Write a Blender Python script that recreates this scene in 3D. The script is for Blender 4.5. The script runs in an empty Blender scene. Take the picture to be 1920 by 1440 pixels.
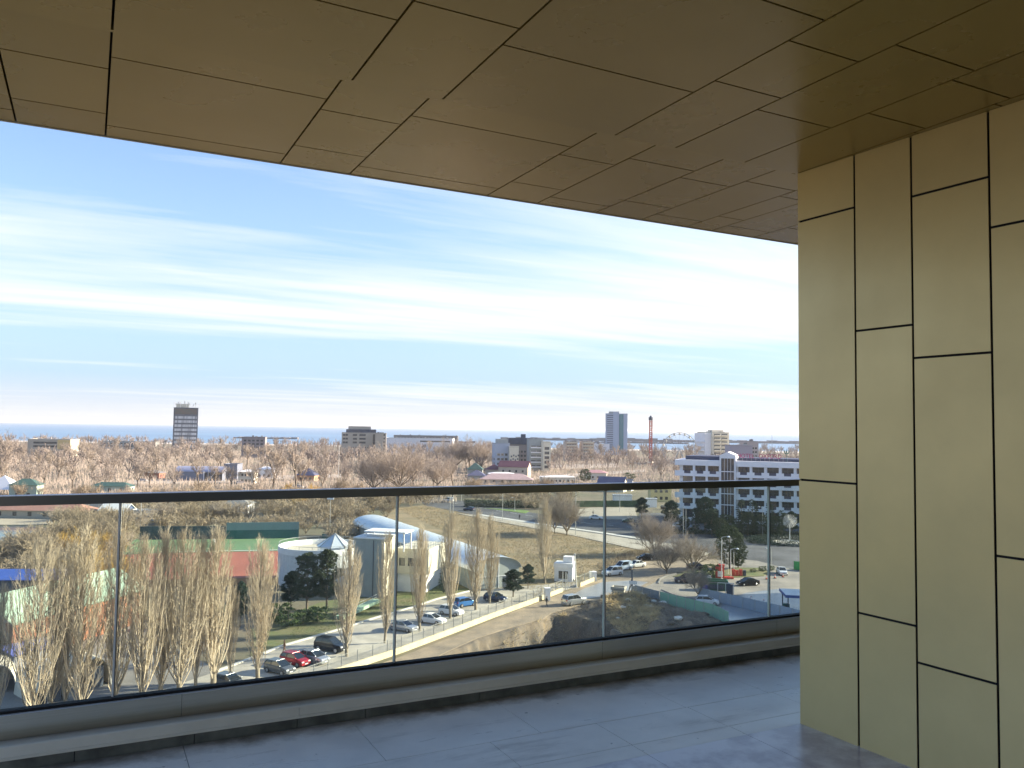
import bpy, math, random
import numpy as np
from mathutils import Matrix, Vector
sc = bpy.context.scene
COL = sc.collection
R = math.radians
# ---------------------------------------------------------------- camera
F = 1548.0; RHO = R(0.81); PIT = math.atan(84.1/F)
cam_d = bpy.data.cameras.new('camera'); cam = bpy.data.objects.new('camera', cam_d); COL.objects.link(cam)
cam_d.sensor_width = 36; cam_d.lens = F/1920*36; cam_d.clip_start = 0.05; cam_d.clip_end = 90000
CM = Matrix.Rotation(math.pi/2+PIT, 4, 'X') @ Matrix.Rotation(RHO, 4, 'Z')
cam.matrix_world = CM
sc.camera = cam
C3 = CM.to_3x3()
GZ = -30.0
def G(px, py, z=GZ):
    d = C3 @ Vector(((px-960)/F, -(py-720)/F, -1)); k = z/d.z
    return Vector((d.x*k, d.y*k, z))
# ---------------------------------------------------------------- world, sun, exposure
SUN_AZ, SUN_EL = R(76), R(21)
w = bpy.data.worlds.new('World'); sc.world = w; w.use_nodes = True
nt = w.node_tree; nt.nodes.clear()
def N(t, **k):
    n = nt.nodes.new(t)
    for a, b in k.items(): setattr(n, a, b)
    return n
L = nt.links.new
sky = N('ShaderNodeTexSky', sky_type='NISHITA', sun_disc=False, sun_elevation=SUN_EL, sun_rotation=SUN_AZ,
        altitude=30, air_density=1.0, dust_density=0.35, ozone_density=2.0)
tc = N('ShaderNodeTexCoord'); sep = N('ShaderNodeSeparateXYZ'); L(tc.outputs['Generated'], sep.inputs[0])
def math_(op, a, b=None, clamp=False):
    m = N('ShaderNodeMath', operation=op); m.use_clamp = clamp
    for i, v in enumerate((a, b)):
        if v is None: continue
        if isinstance(v, (int, float)): m.inputs[i].default_value = v
        else: L(v, m.inputs[i])
    return m.outputs[0]
zc = math_('MAXIMUM', sep.outputs['Z'], 0.0)
zz = math_('ADD', zc, 0.045)
u = math_('DIVIDE', sep.outputs['X'], zz); v = math_('DIVIDE', sep.outputs['Y'], zz)
cmb = N('ShaderNodeCombineXYZ'); L(u, cmb.inputs[0]); L(v, cmb.inputs[1])
def mrange(src, a, b, c, d):
    q = N('ShaderNodeMapRange'); L(src, q.inputs['Value']); q.inputs['From Min'].default_value = a; q.inputs['From Max'].default_value = b; q.inputs['To Min'].default_value = c; q.inputs['To Max'].default_value = d; return q.outputs[0]
def cloudnoise(rot, sc_, loc, det, rough, dist):
    mp = N('ShaderNodeMapping', vector_type='TEXTURE'); L(cmb.outputs[0], mp.inputs[0]); mp.inputs['Rotation'].default_value = (0, 0, R(rot)); mp.inputs['Scale'].default_value = (1/sc_[0], 1/sc_[1], 1); mp.inputs['Location'].default_value = (*loc, 0)
    n_ = N('ShaderNodeTexNoise'); L(mp.outputs[0], n_.inputs['Vector']); n_.inputs['Scale'].default_value = 1; n_.inputs['Detail'].default_value = det; n_.inputs['Roughness'].default_value = rough; n_.inputs['Distortion'].default_value = dist; return n_.outputs['Fac']
nA = cloudnoise(29, (0.16, 0.75), (3.1, 1.7), 8, 0.55, 0.7)
nB = cloudnoise(24, (0.45, 3.0), (0.4, 5.2), 9, 0.62, 0.5)
# coverage by height above the horizon: thick band in the middle, clear strip low down, wisps on top
cvr = N('ShaderNodeFloatCurve'); L(zc, cvr.inputs['Value']); cv = cvr.mapping.curves[0]
pts_ = [(0.0, .46), (0.035, .50), (0.062, .36), (0.082, .34), (0.105, .56), (0.14, .68), (0.185, .64), (0.225, .50), (0.27, .38), (0.40, .34), (1.0, .42)]
cv.points[0].location = pts_[0]; cv.points[1].location = pts_[-1]
for p_ in pts_[1:-1]: cv.points.new(*p_)
cvr.mapping.update()
side = math_('MULTIPLY', sep.outputs['X'], 0.16)
dens = math_('ADD', math_('ADD', nA, math_('MULTIPLY', math_('SUBTRACT', nB, 0.5), 0.55)), math_('SUBTRACT', math_('ADD', cvr.outputs[0], side), 0.5))
m = mrange(dens, 0.40, 0.76, 0.0, 1.0)
b1 = N('ShaderNodeBackground'); b1.inputs['Strength'].default_value = 0.078; hs = N('ShaderNodeHueSaturation'); hs.inputs['Saturation'].default_value = 1.08; L(sky.outputs[0], hs.inputs['Color']); tn = N('ShaderNodeMix', data_type='RGBA', blend_type='MULTIPLY'); tn.inputs['Factor'].default_value = 1; L(hs.outputs[0], tn.inputs[6]); tn.inputs[7].default_value = (1.0, 0.90, 0.97, 1); L(tn.outputs[2], b1.inputs['Color'])
b3 = N('ShaderNodeBackground'); b3.inputs['Color'].default_value = (0.46, 0.70, 1.0, 1); b3.inputs['Strength'].default_value = 0.245
mixl = N('ShaderNodeMixShader'); L(mrange(zc, 0.03, 0.34, 0.88, 0.0), mixl.inputs[0]); L(b1.outputs[0], mixl.inputs[1]); L(b3.outputs[0], mixl.inputs[2])
b2 = N('ShaderNodeBackground'); b2.inputs['Color'].default_value = (0.93, 0.965, 1.0, 1); b2.inputs['Strength'].default_value = 0.295
mixc = N('ShaderNodeMixShader'); L(math_('MULTIPLY', m, 0.94), mixc.inputs[0]); L(mixl.outputs[0], mixc.inputs[1]); L(b2.outputs[0], mixc.inputs[2])
b4 = N('ShaderNodeBackground'); b4.inputs['Color'].default_value = (0.97, 0.95, 0.94, 1); b4.inputs['Strength'].default_value = 0.255
mix = N('ShaderNodeMixShader'); L(mrange(zc, 0.0, 0.055, 0.95, 0.0), mix.inputs[0]); L(mixc.outputs[0], mix.inputs[1]); L(b4.outputs[0], mix.inputs[2])
out = N('ShaderNodeOutputWorld'); L(mix.outputs[0], out.inputs[0])
sd = bpy.data.lights.new('sun', 'SUN'); sd.energy = 3.8; sd.angle = R(0.55); sd.color = (1.0, 0.86, 0.68)
so = bpy.data.objects.new('sun', sd); COL.objects.link(so)
sv = Vector((math.sin(SUN_AZ)*math.cos(SUN_EL), math.cos(SUN_AZ)*math.cos(SUN_EL), math.sin(SUN_EL)))
so.rotation_euler = sv.to_track_quat('Z', 'Y').to_euler(); so.location = (60, 20, 80)
vs = sc.view_settings; vs.view_transform = 'Standard'; vs.look = 'None'; vs.exposure = 2.0; vs.gamma = 1; vs.use_curve_mapping = False
sc.cycles.max_bounces = 8; sc.cycles.transparent_max_bounces = 24; sc.cycles.use_denoising = True
sc.cycles.diffuse_bounces = 4; sc.cycles.glossy_bounces = 4; sc.cycles.caustics_reflective = False
# ---------------------------------------------------------------- materials
MATS = {}
def mat(name, col, rough=0.85, metal=0.0, var=0.0, scale=1.0, bump=0.0, bscale=None, col2=None, objrand=0.0, spec=0.5, dirs=None, detail=6, alpha=None, lo=0.35, hi=0.65):
    if name in MATS: return MATS[name]
    mt = bpy.data.materials.new(name); mt.use_nodes = True; t = mt.node_tree; bs = t.nodes['Principled BSDF']
    bs.inputs['Roughness'].default_value = rough; bs.inputs['Metallic'].default_value = metal; bs.inputs['Specular IOR Level'].default_value = spec
    bs.inputs['Base Color'].default_value = (*col, 1)
    src = None
    if var or col2 or bump:
        tcn = t.nodes.new('ShaderNodeTexCoord'); mpn = t.nodes.new('ShaderNodeMapping'); t.links.new(tcn.outputs['Object'], mpn.inputs[0])
        if dirs: mpn.inputs['Scale'].default_value = dirs
    if var or col2:
        nz = t.nodes.new('ShaderNodeTexNoise'); t.links.new(mpn.outputs[0], nz.inputs['Vector']); nz.inputs['Scale'].default_value = scale; nz.inputs['Detail'].default_value = detail; nz.inputs['Roughness'].default_value = 0.6
        rp = t.nodes.new('ShaderNodeMapRange'); t.links.new(nz.outputs['Fac'], rp.inputs['Value']); rp.inputs['From Min'].default_value = lo; rp.inputs['From Max'].default_value = hi
        mx = t.nodes.new('ShaderNodeMix'); mx.data_type = 'RGBA'; t.links.new(rp.outputs[0], mx.inputs['Factor'])
        c2 = col2 if col2 else tuple(c*(1-var) for c in col)
        c1 = col if col2 else tuple(min(1, c*(1+var)) for c in col)
        mx.inputs[6].default_value = (*c1, 1); mx.inputs[7].default_value = (*c2, 1); src = mx.outputs[2]
    if objrand:
        oi = t.nodes.new('ShaderNodeObjectInfo'); hv = t.nodes.new('ShaderNodeHueSaturation')
        r1 = t.nodes.new('ShaderNodeMapRange'); t.links.new(oi.outputs['Random'], r1.inputs['Value']); r1.inputs['To Min'].default_value = 1-objrand; r1.inputs['To Max'].default_value = 1+objrand
        t.links.new(r1.outputs[0], hv.inputs['Value'])
        if src: t.links.new(src, hv.inputs['Color'])
        else: hv.inputs['Color'].default_value = (*col, 1)
        src = hv.outputs[0]
    if src: t.links.new(src, bs.inputs['Base Color'])
    if bump:
        nb = t.nodes.new('ShaderNodeTexNoise'); t.links.new(mpn.outputs[0], nb.inputs['Vector']); nb.inputs['Scale'].default_value = bscale or scale*3; nb.inputs['Detail'].default_value = 8
        bp = t.nodes.new('ShaderNodeBump'); bp.inputs['Strength'].default_value = bump; bp.inputs['Distance'].default_value = 0.3/(bscale or scale*3)*0.5
        t.links.new(nb.outputs['Fac'], bp.inputs['Height']); t.links.new(bp.outputs[0], bs.inputs['Normal'])
    MATS[name] = mt
    return mt
def dents(m_, scale, strength, dist):
    t = m_.node_tree; b = t.nodes['Principled BSDF']; tcn = t.nodes.new('ShaderNodeTexCoord'); nz = t.nodes.new('ShaderNodeTexNoise'); nz.inputs['Scale'].default_value = scale; nz.inputs['Detail'].default_value = 1.5; t.links.new(tcn.outputs['Object'], nz.inputs['Vector'])
    bp = t.nodes.new('ShaderNodeBump'); bp.inputs['Strength'].default_value = strength; bp.inputs['Distance'].default_value = dist; t.links.new(nz.outputs['Fac'], bp.inputs['Height']); t.links.new(bp.outputs[0], b.inputs['Normal'])
    n2_ = t.nodes.new('ShaderNodeTexNoise'); n2_.inputs['Scale'].default_value = scale*1.7; n2_.inputs['Detail'].default_value = 8; t.links.new(tcn.outputs['Object'], n2_.inputs['Vector']); r_ = t.nodes.new('ShaderNodeMapRange'); t.links.new(n2_.outputs['Fac'], r_.inputs[0]); r0 = b.inputs['Roughness'].default_value
    r_.inputs[1].default_value = .3; r_.inputs[2].default_value = .7; r_.inputs[3].default_value = r0*.88; r_.inputs[4].default_value = r0*1.14; t.links.new(r_.outputs[0], b.inputs['Roughness'])
# ---------------------------------------------------------------- helpers
class MB:
    def __init__(s): s.v = []; s.f = []; s.mi = []
    def add(s, vs_, fs, m=0):
        o = len(s.v); s.v += [tuple(p) for p in vs_]; s.f += [tuple(i+o for i in f) for f in fs]; s.mi += [m]*len(fs); return s
    def box(s, x0, x1, y0, y1, z0, z1, m=0):
        return s.add([(x0,y0,z0),(x1,y0,z0),(x1,y1,z0),(x0,y1,z0),(x0,y0,z1),(x1,y0,z1),(x1,y1,z1),(x0,y1,z1)],
                     [(0,3,2,1),(4,5,6,7),(0,1,5,4),(1,2,6,5),(2,3,7,6),(3,0,4,7)], m)
    def cbox(s, c, sz, m=0, rz=0):
        a, b = math.cos(rz), math.sin(rz); vv = []
        for dz in (-1, 1):
            for dx, dy in ((-1,-1),(1,-1),(1,1),(-1,1)):
                x, y = dx*sz[0]/2, dy*sz[1]/2; vv.append((c[0]+x*a-y*b, c[1]+x*b+y*a, c[2]+dz*sz[2]/2))
        return s.add(vv, [(0,3,2,1),(4,5,6,7),(0,1,5,4),(1,2,6,5),(2,3,7,6),(3,0,4,7)], m)
    def bar(s, p0, p1, w_, h_, m=0):
        p0, p1 = Vector(p0), Vector(p1); d = (p1-p0).normalized(); up = Vector((0,0,1)) if abs(d.z) < 0.95 else Vector((1,0,0))
        a = d.cross(up).normalized()*w_/2; b = a.cross(d).normalized()*h_/2; vv = []
        for p in (p0, p1): vv += [p-a-b, p+a-b, p+a+b, p-a+b]
        return s.add(vv, [(0,3,2,1),(4,5,6,7),(0,1,5,4),(1,2,6,5),(2,3,7,6),(3,0,4,7)], m)
    def tube(s, p0, p1, r0, r1, n=6, m=0, cap=True):
        p0, p1 = Vector(p0), Vector(p1); d = (p1-p0).normalized(); up = Vector((0,0,1)) if abs(d.z) < 0.95 else Vector((1,0,0))
        a = d.cross(up).normalized(); b = a.cross(d).normalized(); vv = []
        for p, r in ((p0, r0), (p1, r1)):
            for i in range(n):
                t = 2*math.pi*i/n; vv.append(p+a*math.cos(t)*r+b*math.sin(t)*r)
        fs = [(i, (i+1) % n, n+(i+1) % n, n+i) for i in range(n)]
        if cap: fs += [tuple(range(n))[::-1], tuple(range(n, 2*n))]
        return s.add(vv, fs, m)
    def path(s, pts, r, n=6, m=0):
        for a, b in zip(pts[:-1], pts[1:]): s.tube(a, b, r, r, n, m)
        return s
    def lathe(s, prof, n=16, c=(0,0,0), m=0):
        vv = []; fs = []
        for r, z in prof:
            for i in range(n):
                t = 2*math.pi*i/n; vv.append((c[0]+r*math.cos(t), c[1]+r*math.sin(t), c[2]+z))
        for k in range(len(prof)-1):
            for i in range(n): fs.append((k*n+i, k*n+(i+1) % n, (k+1)*n+(i+1) % n, (k+1)*n+i))
        fs.append(tuple(range(n))[::-1]); fs.append(tuple(range((len(prof)-1)*n, len(prof)*n)))
        return s.add(vv, fs, m)
    def prism(s, poly, z0, z1, m=0):
        n = len(poly)
        area = sum(poly[i][0]*poly[(i+1)%n][1]-poly[(i+1)%n][0]*poly[i][1] for i in range(n))
        if area < 0: poly = poly[::-1]
        vv = [(p[0], p[1], z0) for p in poly]+[(p[0], p[1], z1) for p in poly]
        return s.add(vv, [tuple(range(n))[::-1], tuple(range(n, 2*n))]+[(i, (i+1) % n, n+(i+1) % n, n+i) for i in range(n)], m)
    def ball(s, c, rx, ry, rz, n=8, k=6, m=0):
        prof = [(math.sin(math.pi*j/k), -math.cos(math.pi*j/k)) for j in range(k+1)]
        vv = []; fs = []
        for r, z in prof:
            for i in range(n):
                t = 2*math.pi*i/n; vv.append((c[0]+rx*max(r, .001)*math.cos(t), c[1]+ry*max(r, .001)*math.sin(t), c[2]+z*rz))
        for q in range(k):
            for i in range(n): fs.append((q*n+i, q*n+(i+1) % n, (q+1)*n+(i+1) % n, (q+1)*n+i))
        return s.add(vv, fs, m)
    def build(s, name, mats, parent=None, smooth=False, loc=None, rz=0):
        me = bpy.data.meshes.new(name); me.from_pydata(s.v, [], s.f)
        if not isinstance(mats, (list, tuple)): mats = [mats]
        for mm in mats: me.materials.append(mm)
        me.polygons.foreach_set('material_index', s.mi)
        if smooth: me.polygons.foreach_set('use_smooth', [True]*len(s.f))
        me.update()
        o = bpy.data.objects.new(name, me); COL.objects.link(o)
        if parent: o.parent = parent
        if loc is not None: o.location = loc; o.rotation_euler = (0, 0, rz)
        return o
def tag(o, label, cat, group=None, kind=None):
    if label: o['label'] = label
    if cat: o['category'] = cat
    if group: o['group'] = group
    if kind: o['kind'] = kind
    return o
def thing(name, label, cat, loc=(0,0,0), rz=0, group=None):
    o = bpy.data.objects.new(name, None); COL.objects.link(o); o.location = loc; o.rotation_euler = (0,0,rz); o.empty_display_size = 0.3
    return tag(o, label, cat, group)
def copy_tree(o, parent=None):
    c = o.copy(); COL.objects.link(c)
    if parent: c.parent = parent
    for ch in list(o.children): copy_tree(ch, c)
    return c
_used = set()
def dup(proto, loc, rz=0, label=None, group=None, scale=1.0):
    """first call uses the prototype itself"""
    if proto.name not in _used: _used.add(proto.name); o = proto
    else: o = copy_tree(proto)
    o.location = loc; o.rotation_euler = (0,0,rz); o.scale = (scale,)*3 if not isinstance(scale, tuple) else scale
    if label: o['label'] = label
    if group: o['group'] = group
    return o
# ================================================================ BALCONY (near)
YAW = R(27.1); tv = Vector((math.cos(YAW), math.sin(YAW), 0)); nv = Vector((-math.sin(YAW), math.cos(YAW), 0))
FZ, SI, SO = -1.5, 1.385, 1.447
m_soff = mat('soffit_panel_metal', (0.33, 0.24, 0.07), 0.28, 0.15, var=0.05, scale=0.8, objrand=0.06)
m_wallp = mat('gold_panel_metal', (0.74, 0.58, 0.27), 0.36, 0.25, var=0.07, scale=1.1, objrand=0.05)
dents(m_soff, 1.1, .2, .010); dents(m_wallp, 1.3, .35, .015)
m_dark = mat('joint_black', (0.012, 0.010, 0.009), 0.8)
m_edge = mat('edge_trim', (0.55, 0.55, 0.53), 0.5)
def bth(name, label, cat): return thing(name, label, cat, (0,0,0), YAW)
sof = bth('soffit', 'bronze metal panelled balcony ceiling with dark open joints', 'ceiling')
sof['kind'] = 'structure' if False else 'thing'; del sof['kind']
MB().box(-1.24, 9, -1.5, 3.13, SI+0.045, SI+0.10).box(-1.24, 9, 3.13, 4.56, SO+0.045, SO+0.10).build('soffit_backing', m_dark, sof)
MB().box(-1.24, 9, 4.586, 4.60, SO-0.004, SO+0.40).build('edge_trim', m_edge, sof)
wid = [-1.24, -0.365, 0.023, 0.889, 1.28, 2.153, 2.508, 2.952, 3.325, 3.715, 3.942, 4.34, 4.75, 5.15, 5.55, 6.0, 6.8, 7.6, 9.0]
JG = 0.006
def panels(rows_fn, n0, n1, z, gap):
    for i in range(len(wid)-1):
        a, b = wid[i], wid[i+1]
        cuts = [n0]+[q for q in rows_fn(i, a) if n0 < q < n1]+[n1]
        for c, d in zip(cuts[:-1], cuts[1:]):
            if b < -0.9 and n0 > 3 and b < -1.5 and False: continue
            c2 = c if c == n0 else c+gap/2; d2 = d if d == n1 else d-gap/2
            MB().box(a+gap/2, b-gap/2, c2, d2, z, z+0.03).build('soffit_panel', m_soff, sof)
def rows_outer(i, a):
    return (3.573, 4.418) if i % 2 == 0 else (3.703, 4.252)
ini = {0.889-0.866: (2.627, 1.1), 0.889: (2.48, 1.3), 1.28: (2.615, 1.935, 0.6), 2.153: (2.485, 2.098, 1.0), 2.508: (2.624, 1.94, 0.6), 2.952: (2.422, 2.033, 0.9)}
def rows_inner(i, a):
    for k, q in ini.items():
        if abs(k-a) < 0.01: return tuple(sorted(q))
    return (0.7, 1.9, 2.62) if i % 2 else (1.2, 2.1, 2.48)
panels(rows_inner, -1.5, 3.18, SI, 0.009)
panels(rows_outer, 3.20, 4.585, SO, 0.009)
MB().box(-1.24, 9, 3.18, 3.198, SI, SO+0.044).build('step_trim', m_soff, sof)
# gold wall : slightly skewed plane from the corner (s 3.325, n 3.18) towards the viewer
WYAW = YAW+math.atan2(1.0, -0.045)-math.pi   # local +x runs along the wall towards the viewer
wl = thing('cladding_wall', 'gold metal panelled wall with black joints beside the balcony', 'wall', tv*3.325+nv*3.18, 0)
wdir = (tv*0.045-nv).normalized(); wl.rotation_euler = (0,0,math.atan2(wdir.y, wdir.x))
cols_ = [(0, .352, (1.121, -0.244)), (.352, .660, (0.504, -0.862)), (.660, 1.021, (1.100, 0.350, -1.022)), (1.021, 1.40, (0.880, -0.497)), (1.40, 1.75, (1.12, 0.2, -0.9)), (1.75, 2.1, (0.5, -0.6)), (2.1, 2.46, (1.0, -0.3)), (2.46, 2.9, (0.7, -0.8)), (2.9, 3.3, (0.2,)), (3.3, 4.6, (0.5,))]
g = 0.011
for a, b, zs in cols_:
    zs = [SI-0.001]+list(zs)+[FZ+0.002]
    for c, d in zip(zs[:-1], zs[1:]):
        x0 = a if a == 0 else a+g/2; zt = c if c > 1.38 else c-g/2; zb = d if d < -1.49 else d+g/2
        MB().box(x0, b-g/2, 0, 0.004, zb, zt).build('wall_panel', m_wallp, wl)
MB().box(0.004, 4.6, 0.012, 0.30, FZ+0.001, SI-0.002).build('wall_backing', m_dark, wl)
MB().box(0.0, 0.0035, 0.0045, 0.30, FZ+0.002, SI-0.001).build('end_panel', m_wallp, wl)
# make the return face thicker behind the panels
# floor
def floor_mat(name, c1, c2, rough, tiles):
    mt = mat(name, c1, rough, 0, col2=c2, scale=2.2, bump=0.05, bscale=30, detail=9)
    return mt
m_floor = floor_mat('floor_tile', (0.86, 0.80, 0.70), (0.72, 0.67, 0.59), 0.34, True)
m_floor2 = mat('inner_floor_tile', (0.72, 0.66, 0.66), 0.28, 0, col2=(0.46, 0.39, 0.41), scale=5.5, bump=0.04, bscale=40, detail=9, lo=0.42, hi=0.6)
m_grout = mat('grout', (0.22, 0.21, 0.20), 0.9)
t_ = m_floor.node_tree; bs_ = t_.nodes['Principled BSDF']; srcl = bs_.inputs['Base Color'].links[0].from_socket
tcn = t_.nodes.new('ShaderNodeTexCoord'); sx_ = t_.nodes.new('ShaderNodeSeparateXYZ'); t_.links.new(tcn.outputs['Object'], sx_.inputs[0])
def nm(op, a, b=None, c=None):
    q = t_.nodes.new('ShaderNodeMath'); q.operation = op
    for i, v_ in enumerate((a, b, c)):
        if v_ is None: continue
        if isinstance(v_, (int, float)): q.inputs[i].default_value = v_
        else: t_.links.new(v_, q.inputs[i])
    return q.outputs[0]
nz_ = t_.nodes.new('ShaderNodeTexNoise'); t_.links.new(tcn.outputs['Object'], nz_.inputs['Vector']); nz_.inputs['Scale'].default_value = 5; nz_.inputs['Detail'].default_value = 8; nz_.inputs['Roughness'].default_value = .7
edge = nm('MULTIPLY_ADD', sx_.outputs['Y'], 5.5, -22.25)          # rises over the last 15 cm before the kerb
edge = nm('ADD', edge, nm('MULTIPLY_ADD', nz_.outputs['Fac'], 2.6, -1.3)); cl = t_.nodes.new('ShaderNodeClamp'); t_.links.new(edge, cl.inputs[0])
nz2 = t_.nodes.new('ShaderNodeTexNoise'); t_.links.new(tcn.outputs['Object'], nz2.inputs['Vector']); nz2.inputs['Scale'].default_value = 22; nz2.inputs['Detail'].default_value = 4
spk = t_.nodes.new('ShaderNodeMapRange'); t_.links.new(nz2.outputs['Fac'], spk.inputs[0]); spk.inputs[1].default_value = .70; spk.inputs[2].default_value = .76; spk.inputs[4].default_value = .8
nz3 = t_.nodes.new('ShaderNodeTexNoise'); mp3 = t_.nodes.new('ShaderNodeMapping'); mp3.inputs['Scale'].default_value = (.5, 2.4, 1); mp3.inputs['Rotation'].default_value = (0, 0, .3); t_.links.new(tcn.outputs['Object'], mp3.inputs[0]); t_.links.new(mp3.outputs[0], nz3.inputs['Vector']); nz3.inputs['Scale'].default_value = 2.2; nz3.inputs['Detail'].default_value = 10; nz3.inputs['Roughness'].default_value = .7
sm = t_.nodes.new('ShaderNodeMapRange'); t_.links.new(nz3.outputs['Fac'], sm.inputs[0]); sm.inputs[1].default_value = .56; sm.inputs[2].default_value = .74; sm.inputs[4].default_value = .45
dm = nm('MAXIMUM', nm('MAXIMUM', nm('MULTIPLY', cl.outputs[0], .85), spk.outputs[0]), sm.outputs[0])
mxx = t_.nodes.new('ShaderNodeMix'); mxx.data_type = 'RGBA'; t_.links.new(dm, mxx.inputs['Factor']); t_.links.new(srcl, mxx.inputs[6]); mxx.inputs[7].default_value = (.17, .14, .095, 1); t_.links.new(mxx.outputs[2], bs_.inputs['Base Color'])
rg_ = t_.nodes.new('ShaderNodeMapRange'); t_.links.new(nz3.outputs['Fac'], rg_.inputs[0]); rg_.inputs[1].default_value = .35; rg_.inputs[2].default_value = .65; rg_.inputs[3].default_value = .26; rg_.inputs[4].default_value = .5; t_.links.new(rg_.outputs[0], bs_.inputs['Roughness'])
fb = MB().box(-1.24, 9, -1.5, 4.20, FZ-0.30, FZ-0.006); tag(fb.build('floor_slab', m_grout, None, rz=YAW, loc=(0,0,0)), None, None, kind='structure')
ft = MB(); gw = 0.0032
ny = [3.32, 3.64, 4.205]
def tilerow(n0, n1, xs):
    for a, b in zip(xs[:-1], xs[1:]): ft.box(a+gw/2, b-gw/2, n0+gw/2, n1-gw/2, FZ-0.006, FZ)
tilerow(3.186, 3.318, [-1.24+0.6*i for i in range(0, 6)]+[2.368, 2.97, 3.575, 4.18, 4.78, 5.38, 6, 9])
tilerow(3.318, 3.635, [-1.24,-0.6,0.6]+[1.77, 2.37, 2.962, 3.577, 4.18, 4.78, 5.38, 6, 9])
tilerow(3.635, 4.205, [-1.24,-0.75,0.45,1.25]+[2.05, 2.95, 3.55, 4.15, 4.75, 5.35, 6, 9])
tag(ft.build('floor', m_floor, None, loc=(0,0,0), rz=YAW), None, None, kind='structure')
ft = MB()
for k in range(8):
    o = 0.3*(k % 2)
    for i in range(17): ft.box(-1.24+0.6*i+o+gw/2, -1.24+0.6*(i+1)+o-gw/2, 3.18-0.6*(k+1)+gw/2, 3.18-0.6*k-gw/2, FZ-0.006, FZ+0.004)
tag(ft.build('floor', m_floor2, None, loc=(0,0,0), rz=YAW), None, None, kind='structure')
# kerb : dark tile skirting under a cream sill
m_sill = mat('sill_paint', (0.74, 0.67, 0.52), 0.45, 0.0, var=0.06, scale=3)
m_skirt = mat('skirting_tile', (0.16, 0.155, 0.12), 0.5, 0, var=0.35, scale=7)
kb = bth('kerb', 'cream sill over dark tile skirting at the foot of the glass railing', 'kerb')
MB().box(-1.24, 9, 4.225, 4.36, FZ-0.29, FZ+0.052).build('sill_core', m_dark, kb)
xs = [-1.24,-0.3]+[0.985, 2.30, 3.6, 4.9, 6.2, 9]
for a, b in zip(xs[:-1], xs[1:]):
    pr_ = [(4.185,-1.447),(4.185,-1.436),(4.190,-1.432),(4.200,-1.396),(4.207,-1.392),(4.36,-1.409),(4.36,-1.447)]; np_ = len(pr_)
    MB().add([(x, n_, z) for x in (a+.0008, b-.0008) for n_, z in pr_], [(k, k+1, np_+k+1, np_+k) for k in range(np_-1)]+[(np_-1, 0, np_, 2*np_-1), tuple(range(np_))[::-1], tuple(range(np_, 2*np_))]).build('sill', m_sill, kb)
xs = [-1.24,-0.6,0,0.5]+[0.98, 1.33, 1.98, 2.61, 3.22, 3.83, 4.44, 5.1, 5.7, 9]
for a, b in zip(xs[:-1], xs[1:]): MB().box(a+.002, b-.002, 4.208, 4.222, FZ-.004, FZ+.052).build('skirting_tile', m_skirt, kb)
# railing
m_shoe = mat('brushed_aluminium', (0.68, 0.61, 0.48), 0.22, 1.0, var=0.05, scale=5, dirs=(0.3, 8, 30), bump=0.01, bscale=4)
m_rail = mat('handrail_metal', (0.24, 0.23, 0.20), 0.3, 0.8)
gl = bpy.data.materials.new('pane_glass'); gl.use_nodes = True; gt = gl.node_tree; gt.nodes.clear()
go = gt.nodes.new('ShaderNodeOutputMaterial'); gtr = gt.nodes.new('ShaderNodeBsdfTransparent'); gtr.inputs[0].default_value = (0.90, 0.955, 0.93, 1)
gg = gt.nodes.new('ShaderNodeBsdfGlossy'); gg.inputs['Roughness'].default_value = 0.02; lw = gt.nodes.new('ShaderNodeLayerWeight'); lw.inputs[0].default_value = 0.5
pw = gt.nodes.new('ShaderNodeMath'); pw.operation = 'POWER'; gt.links.new(lw.outputs['Facing'], pw.inputs[0]); pw.inputs[1].default_value = 5.0
ma = gt.nodes.new('ShaderNodeMath'); ma.operation = 'MULTIPLY_ADD'; gt.links.new(pw.outputs[0], ma.inputs[0]); ma.inputs[1].default_value = 0.75; ma.inputs[2].default_value = 0.03
gm = gt.nodes.new('ShaderNodeMixShader'); gt.links.new(ma.outputs[0], gm.inputs[0]); gt.links.new(gtr.outputs[0], gm.inputs[1]); gt.links.new(gg.outputs[0], gm.inputs[2]); gtc = gt.nodes.new('ShaderNodeTexCoord'); gmp = gt.nodes.new('ShaderNodeMapping'); gmp.inputs['Scale'].default_value = (9, 9, 1.1); gt.links.new(gtc.outputs['Object'], gmp.inputs[0])
gnz = gt.nodes.new('ShaderNodeTexNoise'); gnz.inputs['Scale'].default_value = 1.6; gnz.inputs['Detail'].default_value = 9; gnz.inputs['Roughness'].default_value = .65; gt.links.new(gmp.outputs[0], gnz.inputs['Vector'])
gmr = gt.nodes.new('ShaderNodeMapRange'); gt.links.new(gnz.outputs['Fac'], gmr.inputs[0]); gmr.inputs[1].default_value = .42; gmr.inputs[2].default_value = .78; gmr.inputs[3].default_value = .012; gmr.inputs[4].default_value = .10
gdf = gt.nodes.new('ShaderNodeBsdfDiffuse'); gdf.inputs[0].default_value = (.75, .80, .80, 1); gm2 = gt.nodes.new('ShaderNodeMixShader'); gt.links.new(gmr.outputs[0], gm2.inputs[0]); gt.links.new(gm.outputs[0], gm2.inputs[1]); gt.links.new(gdf.outputs[0], gm2.inputs[2])
gt.links.new(gm2.outputs[0], go.inputs[0])
m_gedge = mat('glass_edge', (0.70, 0.70, 0.66), 0.7)
br = bth('glass_railing', 'frameless glass railing with dark metal handrail along the balcony edge', 'railing')
xs = [-14, -8.4, -2.8, 2.8, 8.9]
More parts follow.
